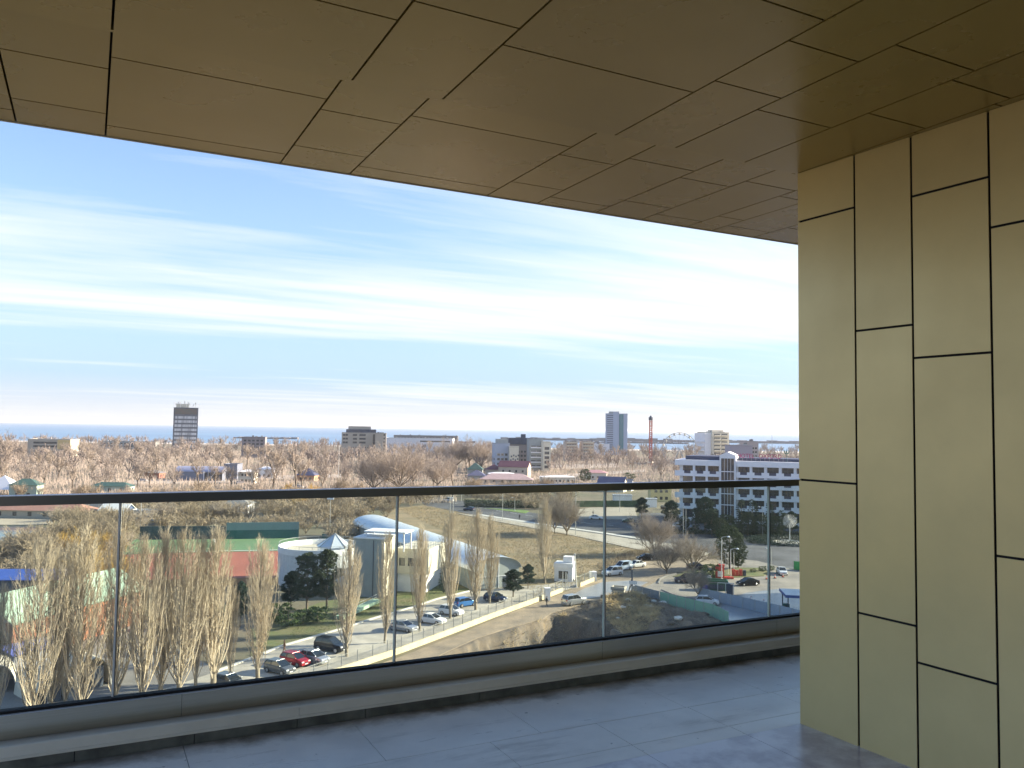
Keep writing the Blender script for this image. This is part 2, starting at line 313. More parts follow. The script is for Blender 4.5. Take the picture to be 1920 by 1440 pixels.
MB().box(-1.24, 9, 4.335, 4.385, -0.377, -0.3345).build('handrail', m_rail, br); MB().box(-1.24, 9, 4.3335, 4.3865, -0.3344, -0.3315).build('rail_sky_glint', mat('sky_glint_white', (0.86, 0.86, 0.85), 0.5), br)  # whitish strip on top paints the sky's reflection along the handrail
gs = [-1.215, 0.150, 1.532, 2.896, 4.266, 5.63, 7.0, 8.9]
for a, b in zip(gs[:-1], gs[1:]):
    p = MB().box(a+.006, b-.006, 4.353, 4.367, -1.30, -0.378).build('glass_pane', gl, br)
    MB().box(b-.0058, b+.0022, 4.352, 4.368, -1.28, -0.378).build('pane_edge', m_gedge, p); MB().box(b+.0024, b+.0058, 4.352, 4.368, -1.28, -0.378).build('seal', m_dark, p)
cx = [-14, -11.9, -9.1, -6.2, -3.3, -0.265+0.85, 3.28, 4.31, 7.0, 9]
cx = [-1.24, 0.45, 2.86, 4.30, 7.0, 9]
for a, b in zip(cx[:-1], cx[1:]): MB().box(a+.0008, b-.0008, 4.320, 4.334, -1.4035, -1.297).build('base_channel', m_shoe, br)
for a, b in ((-1.24, 9),): MB().box(a, b, 4.376, 4.40, -1.409, -1.29).build('outer_channel', m_shoe, br)
MB().box(-1.24, 9, 4.317, 4.334, -1.2965, -1.294).build('lip', m_edge, br)
MB().box(-1.24, 9, 4.3345, 4.3755, -1.408, -1.281).build('gasket', m_dark, br)
# the rest of the block we stand in (behind and beside the viewer)
m_rend = mat('render_plaster', (0.80, 0.78, 0.74), 0.9, var=0.06, scale=1)
bk = bth('apartment_block', 'upper floors of the block above and behind the balcony', 'building')
MB().box(-1.24, 30, -16, -1.5, -30, 12).build('rear_wall', m_rend, bk)
MB().box(-1.24, 30, -1.5, 4.56, SO+0.11, 12).build('upper_storeys', m_rend, bk)
MB().box(-1.24, 30, -1.5, 4.56, -30, FZ-0.31).build('lower_storeys', m_rend, bk)
MB().box(5.9, 30, -1.5, 4.30, FZ-0.02, SI-0.01).build('end_wall', m_wallp, bk)
MB().box(-1.0, 1.6, -1.5, -1.46, FZ+.01, 0.9).build('terrace_door_glass', mat('window_dark', (0.03, 0.04, 0.05), 0.08, 0, spec=0.8), bk)
# ================================================================ GROUND
rng = np.random.default_rng(7); random.seed(7)
def P2(px, py, z=GZ): g_ = G(px, py, z); return (g_.x, g_.y)
def inside(poly, x, y):
    c = np.zeros(x.shape, bool); n = len(poly)
    for i in range(n):
        x0, y0 = poly[i]; x1, y1 = poly[(i+1) % n]
        if y0 == y1: continue
        c ^= ((y0 > y) != (y1 > y)) & (x < (x1-x0)*(y-y0)/(y1-y0)+x0)
    return c
def sdist(poly, x, y):
    d = np.full(x.shape, 1e9); n = len(poly)
    for i in range(n):
        ax, ay = poly[i]; bx, by = poly[(i+1) % n]; ex, ey = bx-ax, by-ay
        t = np.clip(((x-ax)*ex+(y-ay)*ey)/(ex*ex+ey*ey+1e-9), 0, 1)
        d = np.minimum(d, np.hypot(x-ax-t*ex, y-ay-t*ey))
    return np.where(inside(poly, x, y), d, -d)
def vnoise(x, y, s, seed=0):
    r_ = np.random.default_rng(seed).random((64, 64)); X = x/s; Y = y/s
    xi = np.floor(X).astype(int); yi = np.floor(Y).astype(int); fx = X-xi; fy = Y-yi; fx = fx*fx*(3-2*fx); fy = fy*fy*(3-2*fy)
    a = r_[xi % 64, yi % 64]; b = r_[(xi+1) % 64, yi % 64]; c = r_[xi % 64, (yi+1) % 64]; d = r_[(xi+1) % 64, (yi+1) % 64]
    return (a*(1-fx)+b*fx)*(1-fy)+(c*(1-fx)+d*fx)*fy-0.5
pit = [P2(*p) for p in [(840,1228),(900,1200),(960,1181),(1018,1165),(1040,1157),(1075,1156),(1125,1168),(1175,1190),(1225,1222),(1260,1300),(1100,1420),(760,1420)]]
heap = [P2(*p) for p in [(1035,1150),(1090,1135),(1160,1117),(1235,1124),(1290,1146),(1345,1160),(1400,1185),(1380,1240),(1240,1240),(1180,1190),(1125,1166),(1075,1154)]]
def fine(a, b, st_): return list(np.arange(a, b, st_))
gx = [-9000,-4000,-2000,-1000,-500,-250,-120,-60,-30]+fine(-26, 62, 0.6)+[66,75,100,150,300,600,1200,2500,5000,9000]
gy = [-600,-200,-50,0,30,50]+fine(62, 166, 0.6)+[170,180,200,250,320,400,500,700,900,1100,1300]
XX, YY = np.meshgrid(gx, gy); ZZ = np.full(XX.shape, GZ)
wob = vnoise(XX, YY, 3.2, 1)*3.0+vnoise(XX, YY, 1.3, 2)*1.4
dp = sdist(pit, XX, YY)+wob*0.9
ZZ = ZZ-6.5*np.clip(dp/2.0, 0, 1)*(sdist(pit, XX, YY) > -1.2)+(dp > 1.2)*(vnoise(XX, YY, 2.5, 4)*1.2+vnoise(XX, YY, 1.1, 5)*0.7)
dh = sdist(heap, XX, YY); kk = np.clip(dh/4.0, 0, 1)*(np.clip(1-dp/2.0, 0, 1))
ZZ = ZZ+kk*(0.8+vnoise(XX, YY, 6, 6)*1.6+vnoise(XX, YY, 2.2, 7)*1.6+vnoise(XX, YY, 1.2, 8)*1.1)
ny_, nx_ = XX.shape
mb = MB(); mb.v = [(float(a), float(b), float(c)) for a, b, c in zip(XX.ravel(), YY.ravel(), ZZ.ravel())]
for j in range(ny_-1):
    for i in range(nx_-1):
        q = j*nx_+i; mb.f.append((q, q+1, q+nx_+1, q+nx_))
        cx_, cy_ = XX[j, i], YY[j, i]; mb.mi.append(0)
in1 = (sdist(pit, XX, YY) > -1.5) | (dh > -1.0)
for k_, (j, i) in enumerate((j, i) for j in range(ny_-1) for i in range(nx_-1)):
    if in1[j, i]: mb.mi[k_] = 1
m_ground = mat('ground_soil', (0.205, 0.165, 0.115), 0.95, col2=(0.13, 0.125, 0.07), scale=0.035, bump=0.4, bscale=0.8, detail=12)
m_dirt = mat('loose_earth', (0.22, 0.17, 0.12), 0.95, col2=(0.085, 0.075, 0.065), scale=0.35, bump=0.9, bscale=1.6, detail=12)
tag(mb.build('ground', [m_ground, m_dirt], smooth=True), None, None, kind='structure')
m_sea = mat('sea_water', (0.075, 0.18, 0.31), 0.32, col2=(0.12, 0.25, 0.38), scale=0.0016, dirs=(0.3, 1.6, 1), bump=0.25, bscale=0.05)
MBs = MB().box(-60000, 60000, 1302, 70000, GZ-2.5, GZ-0.6); tag(MBs.build('sea', m_sea), None, None, kind='structure')
m_beach = mat('beach_sand', (0.55, 0.50, 0.42), 0.95, var=0.1, scale=0.02)
MBb = MB().prism([(-2500,1240),(2500,1255),(3500,1330),(-2500,1330)], GZ-1.2, GZ+0.08); tag(MBb.build('beach', m_beach), None, None, kind='structure')
def sheet(name, pts, m, lift, z=GZ, px=True, label=None):
    poly = [P2(*p, z) if px else p for p in pts]
    o = MB().prism(poly, z-0.05, z+lift).build(name, m); o['kind'] = 'structure'; return o
m_asph = mat('asphalt', (0.090, 0.092, 0.098), 0.85, var=0.38, scale=0.12, bump=0.15, bscale=6)
m_asph2 = mat('pale_asphalt', (0.20, 0.185, 0.165), 0.8, col2=(0.34, 0.305, 0.255), scale=0.22, bump=0.15, bscale=5)
m_wet = mat('damp_concrete', (0.26, 0.26, 0.26), 0.35, col2=(0.36, 0.345, 0.32), scale=0.12, bump=0.05, bscale=3)
m_dirtroad = mat('sandy_road', (0.37, 0.29, 0.20), 0.92, col2=(0.22, 0.18, 0.135), scale=0.30, bump=0.6, bscale=1.5, detail=10)
m_conc = mat('drive_concrete', (0.44, 0.405, 0.34), 0.85, var=0.24, scale=0.22, bump=0.1, bscale=4)
m_pave = mat('pavement_slab', (0.42, 0.38, 0.31), 0.85, var=0.1, scale=0.3)
m_kerb = mat('kerb_stone', (0.62, 0.60, 0.54), 0.8, var=0.08, scale=1)
m_mead = mat('meadow_grass', (0.33, 0.245, 0.145), 0.95, col2=(0.185, 0.155, 0.085), scale=0.07, dirs=(1, 2.2, 1), bump=0.5, bscale=1.5, detail=13)
m_lawn = mat('lawn_grass', (0.12, 0.15, 0.05), 0.95, col2=(0.20, 0.17, 0.085), scale=0.25, bump=0.4, bscale=3, detail=10)
m_pitch = mat('pitch_green', (0.13, 0.235, 0.11), 0.9, var=0.1, scale=0.2)
m_track = mat('track_red', (0.36, 0.115, 0.075), 0.9, var=0.10, scale=0.15)
m_line = mat('white_line', (0.75, 0.75, 0.72), 0.8)
sheet('meadow', [(700,975),(745,952),(800,947),(862,962),(940,976),(1060,996),(1150,1015),(1240,1034),(1250,1040),(1215,1052),(1130,1082),(1095,1095),(1000,1132),(930,1120),(860,1075),(760,1010)], m_mead, 0.03)
sheet('road', [(780,929),(830,934),(870,940),(924,948),(1000,962),(1060,970),(1190,975),(1290,984),(1400,988),(1530,984),(1530,1100),(1490,1068),(1400,1052),(1330,1040),(1262,1020),(1130,1006),(1000,984),(930,975),(845,957),(798,949)], m_asph, 0.05)
sheet('pavement', [(856,963),(896,967),(982,980),(1040,990),(1130,1003),(1193,1013),(1262,1021),(1330,1038),(1320,1044),(1245,1040),(1190,1030),(1130,1017),(1075,1005),(1000,991),(934,979)], m_pave, 0.16)
sheet('verge', [(896,966),(982,979.5),(1040,988),(1130,1001),(1200,1012),(1200,1009),(1130,998.5),(1040,986),(985,977.5),(900,964.5)], m_kerb, 0.14)
sheet('plaza', [(1070,972),(1074,957),(1110,952),(1190,952),(1196,975),(1140,974)], mat('plaza_sand', (0.36, 0.32, 0.25), 0.9, var=0.1, scale=0.2), 0.12)
sheet('lawn', [(905,953),(985,957),(992,959),(985,963),(925,955)], mat('fresh_grass', (0.14, 0.22, 0.06), 0.95, var=0.2, scale=0.5), 0.13)
sheet('hotel_car_park', [(1196,975),(1200,962),(1530,962),(1530,990),(1400,990),(1290,985)], m_asph, 0.10)
sheet('dirt_road', [(560,1320),(655,1266),(750,1232),(850,1194),(955,1150),(1010,1130),(1060,1111),(1092,1096),(1120,1090),(1170,1064),(1230,1044),(1300,1030),(1350,1052),(1345,1062),(1270,1074),(1240,1084),(1195,1108),(1150,1118),(1090,1134),(1035,1150),(1018,1161),(955,1178),(895,1197),(835,1224),(700,1300)], m_dirtroad, 0.06)
sheet('wet_road_surface', [(1095,1104),(1130,1092),(1180,1089),(1215,1092),(1190,1106),(1140,1117),(1098,1124),(1070,1118)], m_wet, 0.085)
sheet('service_yard', [(1240,1086),(1262,1078),(1350,1062),(1345,1046),(1420,1052),(1500,1072),(1560,1100),(1560,1260),(1420,1230),(1340,1160),(1236,1118),(1200,1106)], m_asph2, 0.07)
sheet('forecourt', [(1355,1128),(1400,1112),(1470,1104),(1560,1118),(1560,1230),(1400,1190),(1350,1150)], mat('wet_forecourt', (0.20, 0.23, 0.27), 0.22, col2=(0.34, 0.34, 0.34), scale=0.16, bump=0.05, bscale=3), 0.10)
sheet('lawn', [(1350,1072),(1376,1065),(1420,1066),(1445,1074),(1432,1081),(1375,1084),(1320,1092),(1262,1082),(1290,1072)], m_lawn, 0.17)
sheet('driveway', [(250,1345),(280,1302),(400,1262),(470,1236),(529,1212),(636,1181),(705,1159),(775,1139),(819,1124),(880,1110),(940,1103),(1040,1095),(1086,1092),(1080,1100),(1054,1109),(995,1131),(919,1155),(843,1185),(772,1212),(670,1250),(553,1290),(470,1360)], m_conc, 0.06)
kerbp = [(400,1262),(470,1236),(529,1212),(575,1199),(636,1181),(705,1159),(775,1139),(819,1124),(880,1109)]
mbk = MB()
for a, b in zip(kerbp[:-1], kerbp[1:]):
    A, B = G(*a), G(*b); mbk.bar((A.x, A.y, GZ+0.08), (B.x, B.y, GZ+0.08), 0.45, 0.22)
tag(mbk.build('kerb_strip', m_kerb), None, None, kind='structure')
sheet('lawn', [(470,1232),(529,1209),(636,1178),(705,1156),(775,1136),(819,1121),(880,1106),(880,1085),(700,1110),(600,1130),(470,1180)], m_lawn, 0.05)
sheet('football_pitch', [(230,1011),(560,1009),(552,1032),(290,1037),(225,1040)], m_pitch, 0.05)
sheet('running_track', [(225,1041),(290,1038),(552,1033),(556,1093),(200,1102)], m_track, 0.06)
for k, (a, b) in enumerate([((402,1011),(409,1031)), ((300,1035.6),(551,1030.8))]):
    A, B = G(*a), G(*b); tag(MB().bar((A.x,A.y,GZ+0.06),(B.x,B.y,GZ+0.06),0.5,0.02).build('pitch_line', m_line), None, None, kind='structure')
m_lake = mat('lake_water', (0.10, 0.16, 0.19), 0.08, bump=0.03, bscale=0.6, var=0.05)
sheet('lake', [(-160,1032),(-160,986),(60,986),(90,990),(96,1002),(60,1030)], m_lake, 0.03)
m_bank = mat('bank_sand', (0.42, 0.36, 0.27), 0.9, var=0.12, scale=0.2)
sheet('path', [(-160,985),(-160,972),(60,973),(96,975),(100,984),(60,985.5)], m_bank, 0.25)
sheet('yard', [(-160,972),(-160,940),(120,942),(170,958),(160,972),(100,974)], mat('yard_ground', (0.28, 0.24, 0.20), 0.9, var=0.15, scale=0.1), 0.1)
sheet('yard', [(-40,1400),(-40,1105),(120,1108),(245,1130),(300,1200),(420,1262),(270,1315),(150,1400)], mat('works_yard', (0.22, 0.205, 0.185), 0.9, var=0.2, scale=0.15), 0.05)
for (a, b, c, d) in [((480,893),(640,889),(640,895),(480,899)), ((1000,893),(1210,880),(1215,884),(1000,899)), ((1000,873),(1160,869),(1160,876),(1000,881)), ((240,901),(470,897),(470,904),(240,908))]:
    sheet('road', [a, b, c, d], m_pave, 0.12)
# road dashes
rd = [(810,937),(870,947),(930,957),(985,966),(1050,976),(1130,984),(1220,992)]
mbd = MB()
for a, b in zip(rd[:-1], rd[1:]):
    A, B = G(*a), G(*b); d = (B-A); n_ = max(1, int(d.length/8))
    for i in range(n_):
        s0 = A+d*(i/n_); s1 = A+d*((i+0.45)/n_); mbd.bar((s0.x,s0.y,GZ+0.056),(s1.x,s1.y,GZ+0.056),0.22,0.012)
tag(mbd.build('lane_marking', m_line), None, None, kind='structure')
# harbour breakwaters / far coast
m_rock = mat('far_rock', (0.16, 0.15, 0.15), 0.95, var=0.3, scale=0.02)
def spit(x0, x1, Y, w_, h, name='breakwater'):
    mb = MB(); n_ = 40
    for i in range(n_):
        a = x0+(x1-x0)*i/n_; b = x0+(x1-x0)*(i+1)/n_; hh = h*(0.6+0.5*random.random()); mb.box(a, b, Y, Y+w_, GZ-2, GZ-0.6+hh)
    return tag(mb.build(name, m_rock), None, None, kind='structure')
spit((940-960)/F*2300, (1500-960)/F*2300, 2300, 30, 9); spit((1060-960)/F*2000, (1290-960)/F*2000, 1990, 20, 4)
spit((440-960)/F*1900, (560-960)/F*1900, 1900, 15, 4)
spit((720-960)/F*1900, (900-960)/F*1900, 1700, 15, 4)
m_town = mat('far_roofs', (0.34, 0.30, 0.28), 0.95, var=0.2, scale=0.02)
# ================================================================ BUILDINGS
m_win = mat('window_glass', (0.035, 0.045, 0.055), 0.10, 0, spec=0.9)
m_white = mat('white_render', (0.78, 0.785, 0.79), 0.8, var=0.04, scale=0.5)
m_cream = mat('cream_render', (0.68, 0.63, 0.50), 0.85, var=0.05, scale=0.4)
m_beige = mat('beige_render', (0.46, 0.41, 0.33), 0.85, var=0.05, scale=0.2)
m_grey = mat('grey_cladding', (0.33, 0.36, 0.35), 0.7, var=0.06, scale=0.6)
m_dk = mat('dark_cladding', (0.055, 0.07, 0.10), 0.6, var=0.2, scale=0.2)
m_roofg = mat('flat_roof', (0.22, 0.215, 0.21), 0.9, var=0.15, scale=0.3)
m_steel = mat('galvanised_steel', (0.42, 0.43, 0.43), 0.5, 0.5)
def bld(name, label, px, py, w_, d_, h, yaw=0, wall=None, cat='building', flat=True, at=None, parapet=0.5, roofm=None, zb=GZ):
    """centre-front of the box at the ground point under pixel px,py; local -y is the front"""
    p = G(px, py) if at is None else Vector((at[0], at[1], zb))
    t = thing(name, label, cat, (p.x, p.y, zb), R(yaw))
    MB().box(-w_/2, w_/2, 0, d_, 0, h).build('wall', wall or m_white, t)
    if flat:
        q = MB().box(-w_/2-0.15, w_/2+0.15, -0.15, d_+0.15, h, h+0.15).build('roof', roofm or m_roofg, t)
        pr = MB()
        for a in ((-w_/2-.15, w_/2+.15, -.15, .1), (-w_/2-.15, w_/2+.15, d_-.1, d_+.15), (-w_/2-.15, -w_/2+.1, .102, d_-.102), (w_/2-.1, w_/2+.15, .102, d_-.102)): pr.box(*a, h+.152, h+parapet)
        pr.build('parapet', wall or m_white, q)
        if w_ > 9 and d_ > 7:
            g2 = random.Random(len(name)+int(w_*10))
            for k in range(g2.randint(3, 6)): x = g2.uniform(-w_/2+1.5, w_/2-1.5); y = g2.uniform(1.5, d_-2); a_ = g2.uniform(.4, 1.1); MB().box(x-a_, x+a_, y-a_*.7, y+a_*.7, h+.152, h+.15+g2.uniform(.7, 1.9)).build('roof_unit', m_steel if k % 2 else m_roofg, t)
    t['w'] = w_; t['d'] = d_; t['h'] = h
    return t
def wins(t, side, cols, rows, z0, pitch, ww, wh, m=None, margin=1.0, name='window', balcony=None, off=0, span=None):
    w_, d_ = t['w'], t['d']; n_ = 0
    L_ = w_ if side in 'fb' else d_
    lo, hi = (margin, L_-margin) if span is None else span
    for r in range(rows):
        z = z0+r*pitch
        for c in range(cols):
            x = lo+(hi-lo)*(c+0.5)/cols
            if side == 'f': b = (-w_/2+x-ww/2, -w_/2+x+ww/2, -0.06-off, 0.02, z, z+wh)
            elif side == 'b': b = (-w_/2+x-ww/2, -w_/2+x+ww/2, d_-.02, d_+.06, z, z+wh)
            elif side == 'r': b = (w_/2-0.02, w_/2+0.06+off, x-ww/2, x+ww/2, z, z+wh)
            else: b = (-w_/2-0.06-off, -w_/2+0.02, x-ww/2, x+ww/2, z, z+wh)
            o = MB().box(*b).build(name, m or m_win, t); n_ += 1
            if balcony:
                x0, x1, y0, y1, _, _ = b
                if side == 'f': MB().box(x0-.3, x1+.3, -1.1, -0.061, z-.25, z-.1).box(x0-.3, x1+.3, -1.12, -1.02, z-.099, z+.8).build('balcony', balcony, t)
                else: MB().box(w_/2+.061, w_/2+1.1, y0-.3, y1+.3, z-.25, z-.1).box(w_/2+1.02, w_/2+1.12, y0-.3, y1+.3, z-.099, z+.8).build('balcony', balcony, t)
    return t
def gable_roof(t, h, rise, over=0.4, m=None, name='roof', axis='x'):
    w_, d_ = t['w'], t['d']; a = w_/2+over; y0, y1 = -over, d_+over; th = 0.18
    mb = MB()
    if axis == 'x':
        ym = (y0+y1)/2
        mb.add([(-a,y0,h-.1),(a,y0,h-.1),(a,ym,h+rise),(-a,ym,h+rise),(-a,y1,h-.1),(a,y1,h-.1),(-a,y0,h-.1-th),(a,y0,h-.1-th),(a,ym,h+rise-th),(-a,ym,h+rise-th),(-a,y1,h-.1-th),(a,y1,h-.1-th)],
               [(0,1,2,3),(3,2,5,4),(7,6,9,8),(8,9,10,11),(0,6,7,1),(4,5,11,10),(0,3,9,6),(3,4,10,9),(1,7,8,2),(2,8,11,5)])
        gb = MB(); hh = rise-th-.04
        for sx in (-w_/2, w_/2-.2): gb.add([(sx,0.02,h),(sx+.2,0.02,h),(sx+.2,d_-.02,h),(sx,d_-.02,h),(sx,d_/2,h+hh),(sx+.2,d_/2,h+hh)], [(0,1,2,3),(0,3,4),(1,5,2),(0,4,5,1),(3,2,5,4)])
        gb.build('gable', t.children[0].data.materials[0], t)
    o = mb.build(name, m, t); return o
def hip_roof(t, h, rise, over=0.6, m=None, ridge=None):
    w_, d_ = t['w'], t['d']; a = w_/2+over; y0, y1 = -over, d_+over; ym = (y0+y1)/2; rr = (a-(y1-y0)/2) if ridge is None else ridge; rr = max(rr, 0.05)
    return MB().add([(-a,y0,h),(a,y0,h),(a,y1,h),(-a,y1,h),(-rr,ym,h+rise),(rr,ym,h+rise)], [(0,3,2,1),(0,1,5,4),(1,2,5),(2,3,4,5),(3,0,4)]).build('roof', m, t)
def AT(px, D): return ((px-960)/F*D, D)
def HT(px, py, D): return 30+(790.5+0.0141*px-py)/F*D
def WD(dpx, D): return dpx/F*D
# ---- white hotel with stair tower and roof letters
hx, hy, hyaw = 50.3, 247.0, R(-21.1)
ht = thing('hotel', 'white five storey hotel with notched balconies, glazed stair tower and roof letters', 'hotel', (hx*1.134, hy*1.134, -34.02), hyaw); ht.scale = (1.134,)*3
HW, HH = 62.0, 21.6
MB().box(0, HW, 0, 16, 0, HH).build('wall', m_white, ht)
MB().box(1.5, 11.4, 1.5, 14, HH+.01, HH+1.1).box(16.8, HW-1, 1.5, 14, HH+.01, HH+.85).build('roof', mat('navy_roof', (0.05, 0.06, 0.10), 0.6), ht)
MB().box(-1.2, 11.75, -1.3, -0.005, 20.0, HH).box(16.45, HW, -1.3, -0.005, 20.0, HH).box(-1.2, -0.005, 0, 16, 20.0, HH).build('parapet', m_white, ht)
m_curt = mat('window_curtains', (0.15, 0.11, 0.08), 0.25, col2=(0.03, 0.035, 0.05), scale=0.9, dirs=(1.5, 1, 0.3), lo=0.42, hi=0.58)
bays = [(1.0+3.7*i, 3.0) for i in range(3)]+[(17.0+4.02*i, 3.1) for i in range(11)]
for r in range(5):
    zt = 20.0-3.2*r
    for i, (x, ww) in enumerate(bays):
        f_ = MB().box(x, x+ww, -0.05, -0.004, zt-2.5, zt-0.02).build('window', m_curt if (i*3+r*5) % 7 in (0, 2, 3) else m_win, ht)
        if r < 5: MB().box(x+ww/2-.05, x+ww/2+.05, -0.10, -0.051, zt-2.5, zt-.02).box(x, x+ww, -.101, -.052, zt-1.0, zt-.94).build('mullion', m_dk, f_)
    if r < 4:
        for (a, b, bb) in ((-1.2, 11.75, bays[:3]), (16.45, HW, bays[3:])):
            mbp = MB().box(a, b, -1.3, -1.1, zt-3.15, zt-2.35); xs = [a]
            mbp.box(a, b, -1.09, -0.005, zt-3.15, zt-2.95)
            for (x, ww) in bb: xs += [x+ww*0.18, x+ww*0.80]
            xs.append(b)
            for k in range(0, len(xs), 2): mbp.box(xs[k], xs[k+1], -1.3, -1.1, zt-2.349, zt-1.55)
            pb = mbp.build('balcony', m_white, ht)
            for (x, ww) in bb: MB().box(x+ww*.18+.01, x+ww*.80-.01, -1.2, -1.15, zt-2.34, zt-1.62).build('railing_panel', mat('panel_navy', (0.05, 0.055, 0.09), 0.5), pb)
for (a, b) in [(0, 1), (1, 2), (3, 4), (4, 5), (5, 6), (6, 7), (7, 8)]:
    x = (bays[a][0]+bays[a][1]+bays[b][0])/2
    MB().box(x-.32, x+.32, -1.0, -0.006, 3.6, 19.99).build('pier', m_white, ht)
ts = MB().box(11.8, 16.4, -1.6, 6, 0, 23.2); ts.add([(11.8,-1.6,23.2),(16.4,-1.6,23.2),(16.4,6,23.2),(11.8,6,23.2),(14.1,-1.6,24.2),(14.1,6,24.2)], [(0,1,4),(1,2,5,4),(2,3,5),(3,0,4,5)])
tw = ts.build('stair_tower', m_white, ht)
MB().box(12.3, 15.9, -1.66, -1.605, 2.5, 22.3).build('window', m_curt, tw)
mm = MB()
for z in (5.7, 8.9, 12.1, 15.3, 18.5): mm.box(12.3, 15.9, -1.72, -1.661, z-.12, z+.12)
for x in (13.2, 14.1, 15.0): mm.box(x-.04, x+.04, -1.70, -1.662, 2.5, 22.3)
mm.build('mullion', m_white, tw)
def text_mesh(name, s, size, ext, m, parent, loc, rot, sx=1.0, bold=0.0):
    cu = bpy.data.curves.new('tmp', 'FONT'); cu.body = s; cu.size = size; cu.extrude = ext; cu.offset = bold; cu.resolution_u = 3
    to = bpy.data.objects.new('tmp', cu); COL.objects.link(to); bpy.context.view_layer.update()
    me = bpy.data.meshes.new_from_object(to.evaluated_get(bpy.context.evaluated_depsgraph_get())); bpy.data.objects.remove(to); bpy.data.curves.remove(cu)
    me.name = name; me.materials.clear(); me.materials.append(m); o = bpy.data.objects.new(name, me); COL.objects.link(o)
    o.parent = parent; o.location = loc; o.rotation_euler = rot; o.scale = (sx, 1, 1); return o, me
sg = MB().box(16.6, 31.8, 0.30, 0.36, HH+.02, HH+.12)
for i in range(12): sg.box(16.8+i*1.25, 16.86+i*1.25, 0.31, 0.36, HH+.12, HH+1.9)
sgn = sg.build('roof_sign', m_steel, ht)
m_let = mat('sign_letter_red', (0.34, 0.045, 0.13), 0.5)
o, me = text_mesh('letters', 'HOTEL   OXFORD', 1.75, 0.05, m_let, sgn, (16.6, 0.25, HH+.95), (R(90), 0, 0), 1.0, 0.012)
wx = max(v_.co.x for v_ in me.vertices); o.scale = (12.3/wx, 1, 1)
em = MB(); EZ = 24.6
for i in range(14):
    a0 = R(150+i*240/14); a1 = R(150+(i+1)*240/14)
    em.bar((30.3+0.62*math.cos(a0), 0.3, EZ+0.62*math.sin(a0)), (30.3+0.62*math.cos(a1), 0.3, EZ+0.62*math.sin(a1)), 0.1, 0.26)
em.box(30.1, 30.5, .25, .35, EZ-.3, EZ+.2); em.box(30.22, 30.38, .25, .35, EZ+.2, EZ+.6); em.box(30.26, 30.34, .38, .44, HH+.1, 24.0)
em.build('emblem', mat('emblem_green', (0.03, 0.16, 0.11), 0.5), sgn)
# entrance storey glazing
# ---- tower block beside the drum building
tb = bld('sports_office', 'white block toned grey for shade and cream for sun, with canopy roof and raised terrace wing', 0, 0, 5.6, 5.8, 10.2, -12, m_white, at=(-24.9, 147.4), flat=False)
MB().box(-2.8, 2.8, -0.04, -0.003, 0, 10.2).build('front_shade_tone', m_grey, tb)  # grey tone puts the shade of this face into its colour
MB().box(2.803, 2.84, 0, 5.8, 0, 10.2).build('side_sun_tone', m_cream, tb)  # cream tone puts the warm sun on this face into its colour
MB().box(-2.95, 2.95, -.15, 5.9, 10.2, 10.42).build('parapet', m_white, tb)
MB().box(-1.4, 6.4, 1.0, 5.6, 11.2, 11.45).box(-1.2, -1.0, 1.2, 1.4, 10.42, 11.2).box(5.9, 6.1, 1.2, 1.4, 8.0, 11.2).box(5.9, 6.1, 5.1, 5.3, 8.0, 11.2).box(-1.2, -1.0, 5.1, 5.3, 10.42, 11.2).build('canopy', m_white, tb)
MB().tube((0.9,-.1,0.2),(0.9,-.1,10.0),.06,.06,6).build('drainpipe', m_dk, tb)
lg = MB()
for i in range(10):
    a0 = R(70+i*24); a1 = R(70+(i+1)*24); lg.bar((2.87, 2.6+.8*math.cos(a0), 8.6+1.1*math.sin(a0)), (2.87, 2.6+.8*math.cos(a1), 8.6+1.1*math.sin(a1)), .05, .16)
lg.bar((2.87, 2.2, 8.9), (2.87, 3.1, 7.9), .05, .14); lg.bar((2.87, 2.6, 9.3), (2.87, 2.7, 7.2), .05, .14)
lg.build('wall_mark', mat('mark_brown', (0.22, 0.17, 0.13), 0.8), tb)
wg = MB().box(2.85, 9.2, 5.9, 16.5, 3.4, 7.9).build('terrace_wing', m_cream, tb)
for k in range(3): MB().box(3.6+k*1.7, 4.7+k*1.7, 5.86, 5.897, 4.8, 6.2).build('window', m_win, wg)
MB().box(3.2, 8.6, 6.4, 16.0, 0, 3.398).build('ground_floor', m_white, tb)
rl = MB()
for a, b in (((2.9,5.95),(9.1,5.95)), ((9.1,5.95),(9.1,16.4))):
    for z in (8.4, 8.9): rl.bar((*a, z), (*b, z), .05, .05)
    for i in range(8): x = a[0]+(b[0]-a[0])*i/7; y = a[1]+(b[1]-a[1])*i/7; rl.bar((x, y, 7.9), (x, y, 8.9), .05, .05)
rl.build('railing', m_steel, tb)
# ramp with green edge
A = G(706, 1136); B = G(636, 1162)
rp = thing('ramp', 'pale green edged access ramp with steel railing in front of grey block', 'ramp', A)
d = B-A; MB().bar((0,0,0.9), (d.x, d.y, 0.3), 1.4, 0.5).build('deck', mat('ramp_green', (0.36, 0.50, 0.36), 0.8), rp)
rr = MB()
for z in (1.9, 1.5): rr.bar((0,0,z), (d.x, d.y, z-.6), .05, .05)
for i in range(9): rr.bar((d.x*i/8, d.y*i/8, 1.0-.6*i/8), (d.x*i/8, d.y*i/8, 1.9-.6*i/8), .05, .05)
rr.build('railing', m_steel, rp)
